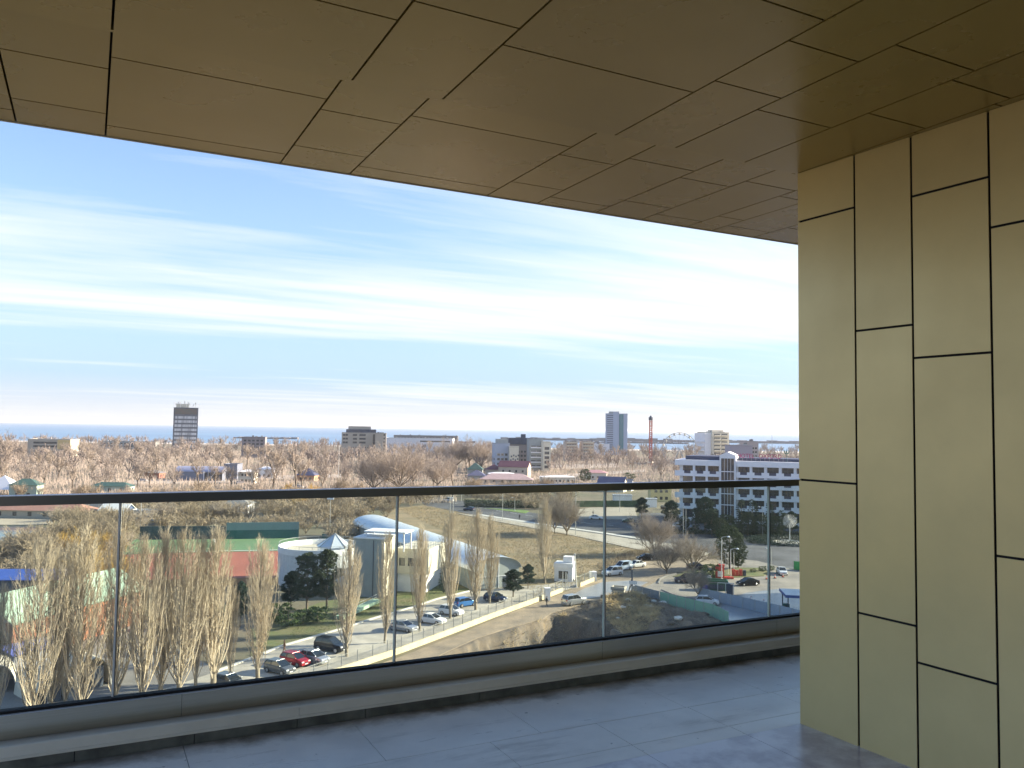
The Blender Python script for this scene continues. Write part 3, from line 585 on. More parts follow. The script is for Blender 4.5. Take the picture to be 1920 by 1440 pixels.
# ---- round drum building with glass pyramid
rb = thing('round_building', 'white round building with open flat roof ring and pyramid skylight', 'building', (-36.3, 161.5, GZ))
MB().lathe([(8.2, 0), (8.2, 6.0)], 40).build('wall', mat('drum_cladding', (0.60, 0.63, 0.64), 0.6, var=0.05, scale=2), rb)
vv = MB()
for i in range(44):
    a = 2*math.pi*i/44; vv.cbox((8.22*math.cos(a), 8.22*math.sin(a), 3.0), (.03, .08, 5.9), rz=a)
vv.build('cladding_rib', m_white, rb)
rg = MB(); n_ = 40
for i in range(n_):
    a, b = 2*math.pi*i/n_, 2*math.pi*(i+1)/n_
    rg.add([(r_*math.cos(t_), r_*math.sin(t_), z) for z in (6.0, 7.1) for t_ in (a, b) for r_ in (8.0, 8.3)], [(0,1,5,4),(1,3,7,5),(3,2,6,7),(2,0,4,6),(4,5,7,6)])
rg.build('parapet', m_white, rb)
MB().lathe([(7.95, 6.01), (7.95, 6.1)], 40).build('roof', mat('pale_roof_deck', (0.55, 0.50, 0.40), 0.9, var=0.1, scale=0.5), rb)
rr = MB()
for i in range(40):
    a, b = 2*math.pi*i/40, 2*math.pi*(i+1)/40
    rr.bar((8.15*math.cos(a), 8.15*math.sin(a), 7.7), (8.15*math.cos(b), 8.15*math.sin(b), 7.7), .06, .06)
    if i % 2 == 0: rr.bar((8.15*math.cos(a), 8.15*math.sin(a), 7.1), (8.15*math.cos(a), 8.15*math.sin(a), 7.7), .05, .05)
rr.build('railing', m_steel, rb)
sk = MB().lathe([(3.3, 0), (3.3, 1.3)], 8, (3.2, -3.6, 6.1)).lathe([(3.5, 1.3), (0.05, 3.6)], 8, (3.2, -3.6, 6.1)).build('skylight', mat('skylight_panel', (0.60, 0.66, 0.70), 0.25, 0.2), rb)
fr_ = MB()
for i in range(8):
    a = 2*math.pi*i/8; fr_.bar((3.2+3.52*math.cos(a), -3.6+3.52*math.sin(a), 7.43), (3.2, -3.6, 9.75), .12, .1)
fr_.build('frame', m_steel, sk)
# ---- long hall with barrel roof
hA, hB = Vector((-42.6, 226, 0)), Vector((-7.0, 155, 0)); hd = (hB-hA).normalized(); hp = Vector((-hd.y, hd.x, 0)); hl_ = (hB-hA).length
hall = thing('sports_hall', 'long grey hall under a pale blue barrel vaulted metal roof', 'hall', (hA.x, hA.y, GZ), math.atan2(hd.y, hd.x))
m_vault = mat('vault_metal', (0.70, 0.74, 0.78), 0.32, 0.35, var=0.03, scale=0.3)
m_hallw = mat('hall_cladding', (0.36, 0.39, 0.37), 0.75, var=0.06, scale=0.8)
Wd = 10.0
MB().box(0, hl_, 0.1, Wd-0.1, 0, 3.9).build('wall', m_hallw, hall)
nA = 14; ar = [(Wd*(0.5-0.5*math.cos(math.pi*i/nA))*1.04-0.2, 3.6+2.3*math.sin(math.pi*i/nA)) for i in range(nA+1)]
vb = MB(); vv_ = []; ff = []
for x in (-0.5, hl_+0.5):
    vv_ += [(x, a, b) for a, b in ar]
for i in range(nA): ff.append((i, i+1, nA+1+i+1, nA+1+i))
vb.add(vv_, ff); vb.build('roof', m_vault, hall, smooth=True)
for x in (0.02, hl_-0.02):
    MB().add([(x, a, min(b, 9)) for a, b in ar]+[(x, ar[-1][0], 3.6), (x, ar[0][0], 3.6)], [tuple(range(nA+3))]).build('gable', m_hallw, hall)
rbm = MB()
for k in range(1, 20):
    x = hl_*k/20
    for i in range(nA): rbm.bar((x, ar[i][0], ar[i][1]+.02), (x, ar[i+1][0], ar[i+1][1]+.02), .10, .05)
rbm.build('roof_seam', m_vault, hall)
MB().box(hl_+.02, hl_+.08, 1.2, 1.35, 0, 4.8).box(hl_+.02, hl_+.08, 5.5, 5.62, 0, 5.5).box(hl_+.02, hl_+.09, 0.1, 9.9, 2.2, 2.3).build('gable_trim', m_white, hall)
MB().box(hl_+.02, hl_+.06, 6.6, 9.2, 0, 2.1).build('door', m_dk, hall)
MB().box(-0.1, 0.0, 2.5, 4.5, 0.6, 3.2).build('window', m_cream, hall)
# ---- left foreground: green roofed shed, blue roof, tents
def shed(name, label, a, b, depth, h0, rise, roofm, wallm, cat='shed', gablem=None):
    A, B = G(*a), G(*b); d = B-A; Ln = d.length
    t = thing(name, label, cat, A, math.atan2(d.y, d.x))
    MB().box(0, Ln, 0, depth, 0, h0).build('wall', wallm, t)
    o = .5; MB().add([(-o,-o,h0),(Ln+o,-o,h0),(Ln+o,depth/2,h0+rise),(-o,depth/2,h0+rise),(-o,depth+o,h0),(Ln+o,depth+o,h0)], [(0,1,2,3),(3,2,5,4)]).add([(-o,-o,h0-.12),(Ln+o,-o,h0-.12),(Ln+o,depth/2,h0+rise-.12),(-o,depth/2,h0+rise-.12),(-o,depth+o,h0-.12),(Ln+o,depth+o,h0-.12)], [(3,2,1,0),(4,5,2,3)]).build('roof', roofm, t)
    gb = MB()
    for x in (0, Ln-.1): gb.add([(x,0,h0),(x+.1,0,h0),(x+.1,depth,h0),(x,depth,h0),(x,depth/2,h0+rise-.13),(x+.1,depth/2,h0+rise-.13)], [(0,4,3),(1,2,5),(0,1,5,4),(3,4,5,2)])
    gb.build('gable', gablem or wallm, t)
    return t
m_groof = mat('green_sheet_roof', (0.42, 0.58, 0.44), 0.6, var=0.16, scale=0.8, dirs=(4, 0.4, 1))
m_brick = mat('red_brick', (0.34, 0.14, 0.075), 0.9, var=0.15, scale=1.5)
shed('long_shed', 'long brick shed with pale green sheet roof behind the poplars', (20, 1246), (262, 1168), 9, 5.0, 3.0, m_groof, m_brick, gablem=mat('blue_render', (0.40, 0.50, 0.58), 0.8))
m_broof = mat('blue_roof', (0.06, 0.12, 0.42), 0.5, var=0.1, scale=0.5)
shed('blue_shed', 'low shed with bright blue roof left of the running track', (-60, 1128), (128, 1127), 7, 3.6, 1.2, m_broof, m_dk)
shed('blue_tarp_shed', 'small shelter with violet blue tarpaulin roof among the poplars', (25, 1262), (112, 1240), 5, 2.2, 0.6, mat('tarp_blue', (0.14, 0.17, 0.50), 0.6, var=0.2, scale=1), mat('tarp_side', (0.25, 0.26, 0.30), 0.8), 'shelter')
def vault_tent(label, px, py, w_, l_, h, yaw, m):
    t = thing('storage_tent', label, 'tent', G(px, py), R(yaw)); n_ = 10
    a_ = [(w_/2*math.cos(math.pi*i/n_), h*math.sin(math.pi*i/n_)) for i in range(n_+1)]
    MB().add([(x, y, z) for y in (0, l_) for x, z in a_], [(i, n_+1+i, n_+2+i, i+1) for i in range(n_)]+[tuple(range(n_+1, 2*n_+2))]).build('canopy', m, t, smooth=False)
    MB().box(-w_/2*.5, w_/2*.5, -.03, .02, 0, h*.7).build('door', m_dk, t)
    fm = MB(); 
    for i in range(n_): fm.bar((a_[i][0], 0, a_[i][1]), (a_[i+1][0], 0, a_[i+1][1]), .08, .1)
    fm.build('frame', m_steel, t)
    return t
m_tent = mat('tent_canvas', (0.66, 0.60, 0.48), 0.8, var=0.06, scale=1)
vault_tent('cream vaulted storage tent open towards the parked cars', 178, 1290, 3.6, 6, 3.4, 50, m_tent)
vault_tent('second cream storage tent half hidden by the tall poplars', 98, 1318, 3.4, 6, 3.0, 50, m_tent)
vault_tent('small cream tent at the edge behind the first poplar', -4, 1300, 3.4, 5, 3.0, 30, m_tent)
# ---- left mid distance
def house(name, label, px, py, w_, d_, h, yaw, wall, roof, rise, hip=True, cat='house', wn=3, at=None, ww=1.2):
    t = bld(name, label, px, py, w_, d_, h, yaw, wall, cat, flat=False, at=at)
    if hip: hip_roof(t, h+.02, rise, m=roof)
    else: gable_roof(t, h, rise, m=roof)
    if wn:
        wins(t, 'f', wn, max(1, int(h//3)), 0.9, 3.0, ww, 1.3); wins(t, 'r', 2, max(1, int(h//3)), 0.9, 3.0, ww, 1.3)
    return t
m_rtile = mat('red_tile', (0.36, 0.16, 0.11), 0.9, var=0.15, scale=0.6)
m_maroon = mat('maroon_roof', (0.13, 0.055, 0.07), 0.7, var=0.1, scale=0.3)
m_pinkr = mat('dusty_pink_roof', (0.38, 0.29, 0.28), 0.9, var=0.1, scale=0.4)
m_greenr = mat('dark_green_roof', (0.045, 0.10, 0.085), 0.7, var=0.1, scale=0.4)
m_navyr = mat('slate_navy_roof', (0.09, 0.10, 0.16), 0.7, var=0.1, scale=0.3)
m_whr = mat('white_membrane', (0.78, 0.78, 0.76), 0.6)
house('low_building', 'long low building with faded red roof beyond the lake', 55, 973, 36, 8, 2.6, -3, m_beige, mat('faded_red_roof', (0.42, 0.22, 0.17), 0.9, var=0.1, scale=0.3), 1.9, True, 'building', 7)
house('kiosk', 'small grey hut with dark side near the lake yard', 178, 968, 9, 7, 3.0, -20, m_beige, m_roofg, 1.6, False, 'hut', 2)
house('kiosk', 'blue fronted hut with pale roof beside the lamp masts', 209, 975, 8, 7, 3.0, 0, mat('blue_wall', (0.07, 0.12, 0.25), 0.8), m_whr, 1.8, False, 'hut', 1)
bld('container', 'white container box with flat roof behind the sports pitch', 278, 976, 11, 3, 2.8, -5, m_white, 'container')
house('cottage', 'white cottage with grey roof deep among bare trees', 440, 962, 9, 7, 3, 0, m_white, m_roofg, 2, True)
sl = thing('sail_canopy', 'white peaked tensile canopy beyond the handrail at far edge', 'canopy', (*AT(2, 330), GZ))
MB().add([(-7,0,3),(7,0,3),(7,10,3),(-7,10,3),(0,5,8.4),(-3.5,5,6)], [(0,1,4),(1,2,4),(2,3,4),(3,0,5),(0,4,5),(3,5,4)]).build('sail', m_whr, sl)
MB().tube((-7,0,0),(-7,0,3.1),.1,.1).tube((7,0,0),(7,0,3.1),.1,.1).tube((7,10,0),(7,10,3.1),.1,.1).tube((0,5,0),(0,5,8.3),.14,.1).build('mast', m_steel, sl)
house('green_pavilion', 'small pavilion with green curved sheet roof among bare trees', 42, 935, 10, 7, 5.2, 10, mat('pale_green_wall', (0.35, 0.45, 0.38), 0.8), m_greenr, 2.4, True, 'pavilion', 2)
house('green_pavilion', 'low green roofed stand behind the leaning bare trees', 205, 925, 16, 6, 3.0, 0, mat('pale_green_wall', (0.35, 0.45, 0.38), 0.8), m_greenr, 1.6, True, 'stand', 3)
# pitch surround walls
def wall_run(name, label, pts, h, m, cat='wall', th=0.25, base=0, group=None, at=False):
    A = G(*pts[0]); t = thing(name, label, cat, A, 0, group)
    for a, b in zip(pts[:-1], pts[1:]):
        p, q = G(*a)-A, G(*b)-A; MB().bar((p.x, p.y, base+h/2), (q.x, q.y, base+h/2), th, h).build('panel', m, t)
    return t
wl1 = wall_run('pitch_screen', 'tall teal and grey screen wall behind the green pitch', [(424,1011),(560,1009)], 2.3, mat('teal_wall', (0.045, 0.14, 0.13), 0.8, var=0.1, scale=0.4), 'screen')
p, q = G(424,1011)-G(424,1011), G(560,1009)-G(424,1011)
MB().bar((0,0,3.3), (q.x,q.y,3.3), .2, 2.0).build('upper_panel', mat('screen_grey', (0.22, 0.30, 0.30), 0.7), wl1)
wall_run('boundary_wall', 'dark shaded board fence behind the left end of pitch', [(262,1012),(423,1010.6)], 3.4, mat('dark_board', (0.075, 0.10, 0.11), 0.9, var=0.3, scale=0.3), 'fence')
st_ = wall_run('stand_cover', 'dark green sloping cover beside the far gable of the hall', [(612,1012),(668,1008)], 1.2, mat('tarp_green', (0.05, 0.15, 0.13), 0.6, var=0.3, scale=0.5), 'cover', th=6)
wall_run('track_wall', 'low orange brown wall along the near side of running track', [(200,1101),(556,1095)], 1.3, mat('ochre_wall', (0.42, 0.24, 0.13), 0.9, var=0.08, scale=0.5))
# ---- far left / skyline
b = bld('beach_building', 'white and yellow flat building above the trees near the sea', 0,0, WD(78,700), 16, HT(95,824,700), 3, m_beige, at=AT(96,700), roofm=m_whr)
wins(b, 'f', 12, 2, b['h']-6.5, 3.0, 1.8, 1.6, m_win, margin=2, span=(5, 24)); MB().box(WD(20,700)-2, WD(39,700), -.3, -.01, b['h']-8, b['h']).build('yellow_wall', mat('sun_yellow_wall', (0.70, 0.52, 0.24), 0.8), b)
b = bld('beach_building', 'low blue grey building behind trees beside the dark tower', 0,0, WD(106,950), 14, HT(240,828,950), 0, m_grey, at=AT(241,950), roofm=m_roofg)
wins(b, 'f', 16, 2, b['h']-6, 3.0, 2.2, 1.6, margin=2)
dt = bld('dark_tower', 'dark high rise tower with pale window bands and rooftop antennas', 0,0, WD(43,1000), 24, HT(350,765,1000), 21, m_dk, 'tower', at=AT(350,1000), roofm=m_dk)
m_pane = mat('pale_panel', (0.34, 0.38, 0.45), 0.5, col2=(0.10, 0.12, 0.15), scale=0.6, dirs=(1, 1, 0.05), lo=0.45, hi=0.62)
for r in range(9):
    z = dt['h']-11.5-r*4.97
    for c in range(5): MB().box(-WD(43,1000)/2+1.2+c*5.06, -WD(43,1000)/2+6.1+c*5.06, -.15, -.01, z-1.5, z+1.5).build('window_band', m_pane, dt)
MB().box(-12.5, 12.5, -.2, -.01, dt['h']-7.6, dt['h']-0.8).build('sign_board', mat('old_board', (0.045, 0.065, 0.06), 0.7, col2=(0.07, 0.05, 0.055), scale=0.25), dt)
MB().box(-11, 3, 4, 18, dt['h']+.2, dt['h']+5).build('plant_room', m_grey, dt)
for k in range(13):
    x = -13+k*2.15+random.uniform(-.5, .5); hh = random.uniform(3.5, 9); MB().box(x-.14, x+.14, 2, 2.3, dt['h']+.2, dt['h']+hh).box(x-.5, x+.5, 1.7, 1.98, dt['h']+hh*.6, dt['h']+hh*.9).build('antenna', m_steel if k % 3 else m_white, dt)
b = bld('apartment_block', 'grey brick apartment block behind bare trees, with dark roof rail', 0,0, WD(42,760), 14, HT(478,820,760), 10, mat('grey_brick', (0.27, 0.24, 0.24), 0.9, var=0.1, scale=.3), at=AT(478,760))
wins(b, 'f', 5, 4, b['h']-13, 3.1, 2.2, 1.5)
b = bld('apartment_block', 'pale six storey building with dark top floor and twin roof masts', 0,0, WD(67,800), 18, HT(680,812,800), 10, m_beige, at=AT(677,800))
wins(b, 'f', 1, 3, b['h']-10, 3.6, 4, 1.8, span=(10, 15)); wins(b, 'f', 1, 3, b['h']-10, 3.6, 6, 1.8, span=(17.5, 22)); wins(b, 'f', 2, 3, b['h']-10, 3.6, 2.2, 1.8, span=(1, 6)); wins(b, 'f', 9, 1, b['h']-14.5, 3, .9, 1.2, span=(6, 26))
MB().box(b['w']/2-5, b['w']/2-3, -.1, -.01, 4, b['h']-1).build('stair_window', m_win, b)
MB().box(-b['w']/2+4, b['w']/2-2, 1, 16, b['h']+.2, b['h']+3.6).build('penthouse', m_dk, b)
MB().box(-b['w']/2+6, b['w']/2-7, 3, 14, b['h']+3.61, b['h']+6.6).build('plant_room', m_beige, b)
for x in (-8, 6.5): MB().tube((x,5,b['h']+6.6),(x,5,b['h']+13.5),.25,.1,4).bar((x-1.2,5,b['h']+12),(x+1.2,5,b['h']+12),.12,.12).bar((x,5,b['h']+12),(x*.3,5,b['h']+7),.1,.1).build('mast', m_steel, b)
b2 = bld('apartment_block', 'beige side wing with corner balconies right of the roof masts', 0,0, WD(20,790), 18, HT(715,813,790), 8, m_beige, at=AT(716,792))
wins(b2, 'f', 1, 5, 8, 3.4, 1.6, 1.6, span=(b2['w']-3, b2['w']-.5))
b = bld('seafront_building', 'long low white building by the sea behind the big bare tree', 0,0, WD(126,950), 14, HT(790,822,950), -4, m_white, at=AT(788,950))
wins(b, 'f', 12, 1, b['h']-4, 3, 3.5, 1.6, span=(40, 74))
b = bld('seafront_building', 'thin grey roofed terrace at the shore behind the white building', 0,0, WD(120,1180), 12, HT(800,817,1180), 0, m_roofg, at=AT(800,1180)); wins(b, 'f', 20, 1, b['h']-3.5, 3, 2.5, 1.6)
b = bld('white_block', 'white and blue grey block with stepped balconies and greenery', 0,0, WD(27,560), 12, HT(950,832,560), 12, mat('cool_render', (0.42, 0.47, 0.54), 0.8), at=AT(944,560)); wins(b, 'f', 3, 4, 2.5, 3.1, 1.8, 1.5)
wins(b, 'l', 2, 3, 2.5, 3.1, 2.2, 1.5); MB().box(-b['w']/2+1.5, b['w']/2-1, 1, 8, b['h']+.2, b['h']+3.2).build('penthouse', m_grey, b)
b = bld('cream_block', 'sunlit cream block dotted with small dark balconies', 0,0, WD(17,555), 10, HT(965,838,555), 4, m_cream, at=AT(966,552)); 
for r in range(4):
    for c in range(4): MB().box(-2.6+c*1.5+(r%2)*.4, -1.8+c*1.5+(r%2)*.4, -.3, -.01, 4+r*2.4+(c%2)*.7, 5+r*2.4+(c%2)*.7).build('window', m_dk, b)
b = bld('dark_top_block', 'brown grey block with dark metal top storeys', 0,0, WD(42,620), 14, HT(980,834,620), 6, mat('brown_grey', (0.25, 0.225, 0.21), 0.9), at=AT(977,620)); MB().box(-b['w']/2-.3, b['w']/2+.3, -.5, 14, b['h']+.3, b['h']+5.2).build('top_storey', m_dk, b); MB().box(1, 4.4, 3, 6, b['h']+5.2, b['h']+8).build('chimney', m_dk, b); wins(b, 'f', 6, 4, 3, 3.1, 1.5, 1.5)
b = bld('balcony_block', 'six storey block with white balcony bands and framed white end', 0,0, WD(26,600), 12, HT(1006,824,600), 8, m_grey, at=AT(1007,600)); wins(b, 'f', 2, 5, 2.4, 3.5, 3.6, 1.6, balcony=m_white)
b = bld('balcony_block', 'white framed end block with stacked square loggias', 0,0, WD(14,592), 12, HT(1026,829,592), 8, m_cream, at=AT(1027,592)); wins(b, 'f', 2, 5, 2.2, 3.3, 1.7, 2.0)
for cx0, lab in ((1081, 'peach apartment block with balconies behind trees, nearer the dark block'), (1112, 'peach apartment block with balconies behind trees, beside the blue tower')):
    b = bld('peach_block', lab, 0,0, WD(23,800), 13, HT(cx0,829,800), 6, mat('peach_render', (0.55, 0.45, 0.35), 0.9), at=AT(cx0-8,800), roofm=m_roofg); wins(b, 'f', 4, 6, 2.5, 3.0, 1.8, 1.5, balcony=m_cream)
b = bld('seafront_building', 'long white low hall on the shore beside the blue tower', 0,0, WD(32,1000), 14, 13, 0, m_white, at=AT(1128,1000), roofm=m_whr)
# blue tower
bt = bld('blue_tower', 'tall pale blue hotel tower with ribbed corners and glass strip', 0,0, 26, 17, HT(1157,776,1000), 0, mat('pale_blue_render', (0.40, 0.47, 0.58), 0.8), 'tower', at=AT(1157,1000))
bt.rotation_euler[2] = R(-7)
wins(bt, 'f', 1, 18, 4, 2.55, 7.5, 1.3, mat('tower_window', (0.13, 0.16, 0.22), 0.3), span=(1.2, 9.5)); 
MB().box(-13.4, -12.7, -.8, 0, 3, bt['h']+.6).box(-4.2, 2.2, -.7, -.01, 3, bt['h']+2.2).build('corner_rib', mat('pale_blue_render', (0.4,0.47,0.58), 0.8), bt)
MB().box(3.0, 8.2, -.25, -.01, 5, bt['h']-.5).build('glass_strip', mat('teal_glass', (0.06, 0.20, 0.24), 0.15), bt)
MB().box(-9.5, 3, 3, 12, bt['h']+.2, bt['h']+2.9).build('plant_room', m_grey, bt); MB().tube((1,6,bt['h']+2.9),(1,6,bt['h']+6),.2,.1,4).build('antenna', m_steel, bt)
wins(bt, 'r', 2, 14, 6, 3.0, 2.0, 1.3)
# drop tower ride
dr = thing('ride_tower', 'slim red fairground drop tower with dark top', 'ride', (*AT(1221,720), GZ)); hh = HT(1221,788,720)
lt = MB()
for x, y in ((-1,-1),(1,-1),(1,1),(-1,1)): lt.box(x-.3, x+.3, y-.3, y+.3, 0, hh)
for k in range(24):
    z = hh*k/24; s_ = 1 if k % 2 else -1; lt.bar((-s_, -1, z), (s_, -1, z+hh/24), .3, .3); lt.bar((-1, -s_, z), (-1, s_, z+hh/24), .3, .3)
    lt.bar((s_, 1, z), (-s_, 1, z+hh/24), .3, .3); lt.bar((1, s_, z), (1, -s_, z+hh/24), .3, .3)
lt.build('mast', mat('ride_red', (0.52, 0.14, 0.09), 0.6), dr)
MB().lathe([(1.2, 0), (1.9, .5), (1.9, 2.4), (1.1, 3.0), (.5, 4)], 10, (0,0,hh)).build('top', m_dk, dr); MB().lathe([(2.4, 0), (2.4, 1.3)], 10, (0,0,2)).build('gondola', m_cream, dr)
# ferris wheel
fw = thing('ferris_wheel', 'pale lattice big wheel standing among bare trees', 'big wheel', (*AT(1275,760), GZ), R(-12)); rad = WD(31,760); cz = HT(1275,842,760)
def ring(r_, y, wdt, m, name):
    q = MB()
    for i in range(48):
        a, b = 2*math.pi*i/48, 2*math.pi*(i+1)/48; q.bar((r_*math.cos(a), y, cz+r_*math.sin(a)), (r_*math.cos(b), y, cz+r_*math.sin(b)), wdt, wdt)
    return q.build(name, m, fw)
m_wheel = mat('wheel_paint', (0.50, 0.50, 0.46), 0.6)
for y in (-.9, .9): ring(rad, y, .55, m_wheel, 'rim'); ring(rad*.88, y, .35, m_wheel, 'rim')
sp = MB()
for i in range(20):
    a = 2*math.pi*i/20
    for y in (-.9, .9): sp.bar((0, 0, cz), (rad*math.cos(a), y, cz+rad*math.sin(a)), .13, .13)
sp.build('spokes', m_wheel, fw)
lg = MB()
for s_ in (-1, 1):
    for y in (-2.5, 2.5): lg.bar((s_*6, y*1.6, 0), (0, y*.4, cz), .6, .6)
lg.build('support', m_wheel, fw)
for i in range(20):
    a = 2*math.pi*i/20; MB().lathe([(.6, 0), (.9, .3), (.9, 1.4), (.3, 2)], 6, (rad*math.cos(a), 0, cz+rad*math.sin(a)-2.1)).build('cabin', m_cream if i % 2 else m_wheel, fw)
# cream beach hotel and neighbours
b = bld('seaside_hotel', 'seaside hotel with sunlit balcony front and stepped blue side', 0,0, WD(36,760), 26, HT(1340,811,760), -4, m_cream, 'hotel', at=AT(1352,760)); b.rotation_euler[2] = R(18)
wins(b, 'f', 2, 8, b['h']-3.0, -3.45, 6.2, 1.9, m_win, balcony=m_cream); MB().box(-b['w']/2-6.5, -b['w']/2-.02, 2, 20, 0, b['h']-.6).build('side_block', m_white, b)
for k in range(3): MB().box(-b['w']/2-8-k*.8, -b['w']/2-6.52, 3, 18, b['h']-9-k*4, b['h']-8-k*4).build('side_balcony', m_white, b)
MB().box(-4, 8, 8, 16, b['h']+.2, b['h']+2.4).build('plant_room', m_cream, b); MB().tube((-12,6,b['h']),(-12,6,b['h']+4),.2,.1,4).build('antenna', m_steel, b)
b = bld('apartment_block', 'grey lilac block behind the hotel letters with small windows', 0,0, WD(40,480), 12, HT(1390,836,480), 4, mat('lilac_grey', (0.36, 0.33, 0.37), 0.9), at=AT(1392,480)); wins(b, 'f', 4, 5, 2, 3.0, 1.6, 1.4)
b = bld('apartment_block', 'pinkish block right of the seaside hotel, half behind trees', 0,0, WD(26,640), 12, HT(1400,828,640), 4, mat('pink_grey', (0.42, 0.36, 0.34), 0.9), at=AT(1410,640)); wins(b, 'f', 4, 6, 2, 3.0, 1.5, 1.4)
mst = thing('radio_mast', 'thin radio mast above the trees behind the hotel letters', 'mast', (*AT(1448,900), GZ)); MB().tube((0,0,0),(0,0,HT(1448,802,900)),.35,.12,5).build('pole', m_steel, mst); MB().bar((-1.5,0,22),(1.5,0,22),.2,.2).build('crossbar', m_steel, mst)
# mid-distance buildings above the handrail
hv = thing('curved_hall', 'grey blue hall with curved metal roof and glazed front', 'hall', (*AT(378,440), GZ), R(2)); Ww = WD(84,440)
ar2 = [(6*(1-math.cos(math.pi*i/10)), 5.0+2.6*math.sin(math.pi*i/10)) for i in range(11)]
MB().box(-Ww/2, Ww/2, .3, 11.7, 0, 5.0).build('wall', mat('slate_wall', (0.17, 0.19, 0.24), 0.7), hv)
MB().add([(x, a, b_) for x in (-Ww/2-.6, Ww/2+.6) for a, b_ in ar2], [(i, i+1, 12+i, 11+i) for i in range(10)]+[tuple(range(11)), tuple(range(11, 22))]).build('roof', mat('lilac_metal', (0.42, 0.43, 0.52), 0.35, 0.4), hv)
for k in range(6): MB().box(3+k*1.6, 4.2+k*1.6, .2, .29, .5, 4.4).build('window', m_win, hv)
MB().bar((5,-.5,0),(9,-.5,5.2),.25,.25).box(2.6,2.9,-.6,-.3,0,5).build('entrance_frame', m_white, hv)
bld('flat_annexe', 'dark flat annexe joined right of the curved hall', 0,0, WD(24,448), 10, HT(434,871,448), 2, mat('slate_wall', (0.17, 0.19, 0.24), 0.7), at=AT(437,448))
house('villa', 'white villa with small windows between leaning tree trunks', 0,0, WD(32,470), 8, 5, 4, m_white, m_whr, 1.6, True, at=AT(500,470))
house('villa', 'orange walled villa with slate hip roof behind bare trees', 0,0, WD(34,450), 9, 3.2, -6, mat('orange_wall', (0.58, 0.32, 0.18), 0.8), m_navyr, 3.6, True, at=AT(577,450))
house('villa', 'brick hut with low grey roof beside the curved hall car park', 0,0, WD(28,450), 8, 3.0, 0, m_rtile, m_roofg, 1.5, True, at=AT(290,455))
bt2 = house('villa', 'cream plastered house with flat white roofs right of curved hall', 0,0, WD(28,430), 9, 6, 5, m_cream, m_whr, 1.2, True, at=AT(466,425))
t = house('gabled_house', 'cream gabled house under a long maroon roof', 0,0, WD(56,500), 11, 7.2, -12, m_beige, m_maroon, 3.4, False, at=AT(964,500), wn=4)
house('gabled_house', 'maroon roofed wing left of the cream gabled house', 0,0, WD(30,505), 9, 5.0, 0, m_beige, m_maroon, 3.0, True, at=AT(928,505), wn=2)
house('low_house', 'pale house with white canopy below the maroon roof', 0,0, WD(46,475), 8, 4.2, 0, mat('pale_lilac', (0.45, 0.41, 0.42), 0.9), m_whr, 0.8, True, at=AT(942,475), wn=4)
house('low_house', 'wide low house with dusty pink hip roof by the road', 0,0, WD(98,450), 12, 2.6, 0, m_beige, m_pinkr, 3.0, True, at=AT(952,448), wn=6)
house('low_house', 'low house with violet slate roof left of the pink roof', 0,0, WD(32,470), 9, 3.2, 0, m_grey, m_navyr, 3.0, True, at=AT(896,470), wn=2)
house('green_pavilion', 'hut with dark green hip roof left of the maroon roofs', 0,0, WD(28,520), 9, 4.2, 0, m_grey, m_greenr, 4.2, True, 'hut', at=AT(893,520), wn=2)
house('shop_row', 'long low white shop row with flat canopy beside the conifer', 0,0, WD(60,470), 9, 3.6, 14, m_cream, m_whr, 0.7, True, 'shops', at=AT(1052,460), wn=7)
house('shop_row', 'low row with dusty red roof right of the round conifer', 0,0, WD(42,500), 9, 4.2, -8, m_cream, mat('dusty_red_roof', (0.42, 0.24, 0.24), 0.8), 1.6, True, 'shops', at=AT(1118,500), wn=4)
house('low_house', 'house with dark slate gable roof behind the handrail', 0,0, WD(50,400), 9, 3.6, -20, m_cream, m_navyr, 3.6, False, at=AT(1146,405), wn=3)
house('low_house', 'small white gabled hut right of the slate gable roof', 0,0, WD(18,410), 7, 3.4, -20, m_white, m_roofg, 2.4, False, at=AT(1176,412), wn=1)
house('yellow_house', 'yellow walled house with balcony behind the glass railing', 0,0, WD(38,355), 8, 6.2, 0, mat('yellow_wall', (0.62, 0.52, 0.27), 0.8), m_roofg, 0.8, True, at=AT(1241,352), wn=3)
bld('container', 'white site container left of the yellow walled house', 0,0, WD(18,330), 3, 3.0, 0, m_white, 'container', at=AT(1224,326))
bld('container', 'long white low container behind the sandy plaza', 0,0, WD(34,345), 3, 2.8, 4, m_white, 'container', at=AT(1170,345))
wall_run('hedge_fence', 'dark green board fence behind the sandy plaza', [(1076,951),(1140,950),(1196,950)], 2.4, mat('green_board', (0.07, 0.11, 0.06), 0.9, var=0.3, scale=.4), 'fence')
# neighbouring block off to the side (it shades the yard)
nb = bld('neighbour_block', 'plain cream apartment block beyond the gold wall casting long shade', 0,0, 26, 46, 19, 0, m_cream, 'building', at=(75, 113)); wins(nb, 'l', 9, 5, 1.5, 3.1, 2, 1.6)
# gatehouse
gh = bld('gatehouse', 'white flat roofed gate hut with rooftop box beside the gate', 1056, 1091, 3.6, 3.2, 2.9, -14, m_white, 'hut'); MB().box(-1.9, 1.95, -.25, 3.3, 2.75, 3.6).build('fascia', m_white, gh)
MB().box(-.2, 1.7, .8, 2.6, 3.65, 4.8).build('rooftop_box', m_white, gh); wins(gh, 'f', 3, 1, .6, 3, .8, 1.5); MB().box(1.8, 1.86, 1.0, 1.9, .1, 2.1).build('door', m_grey, gh)
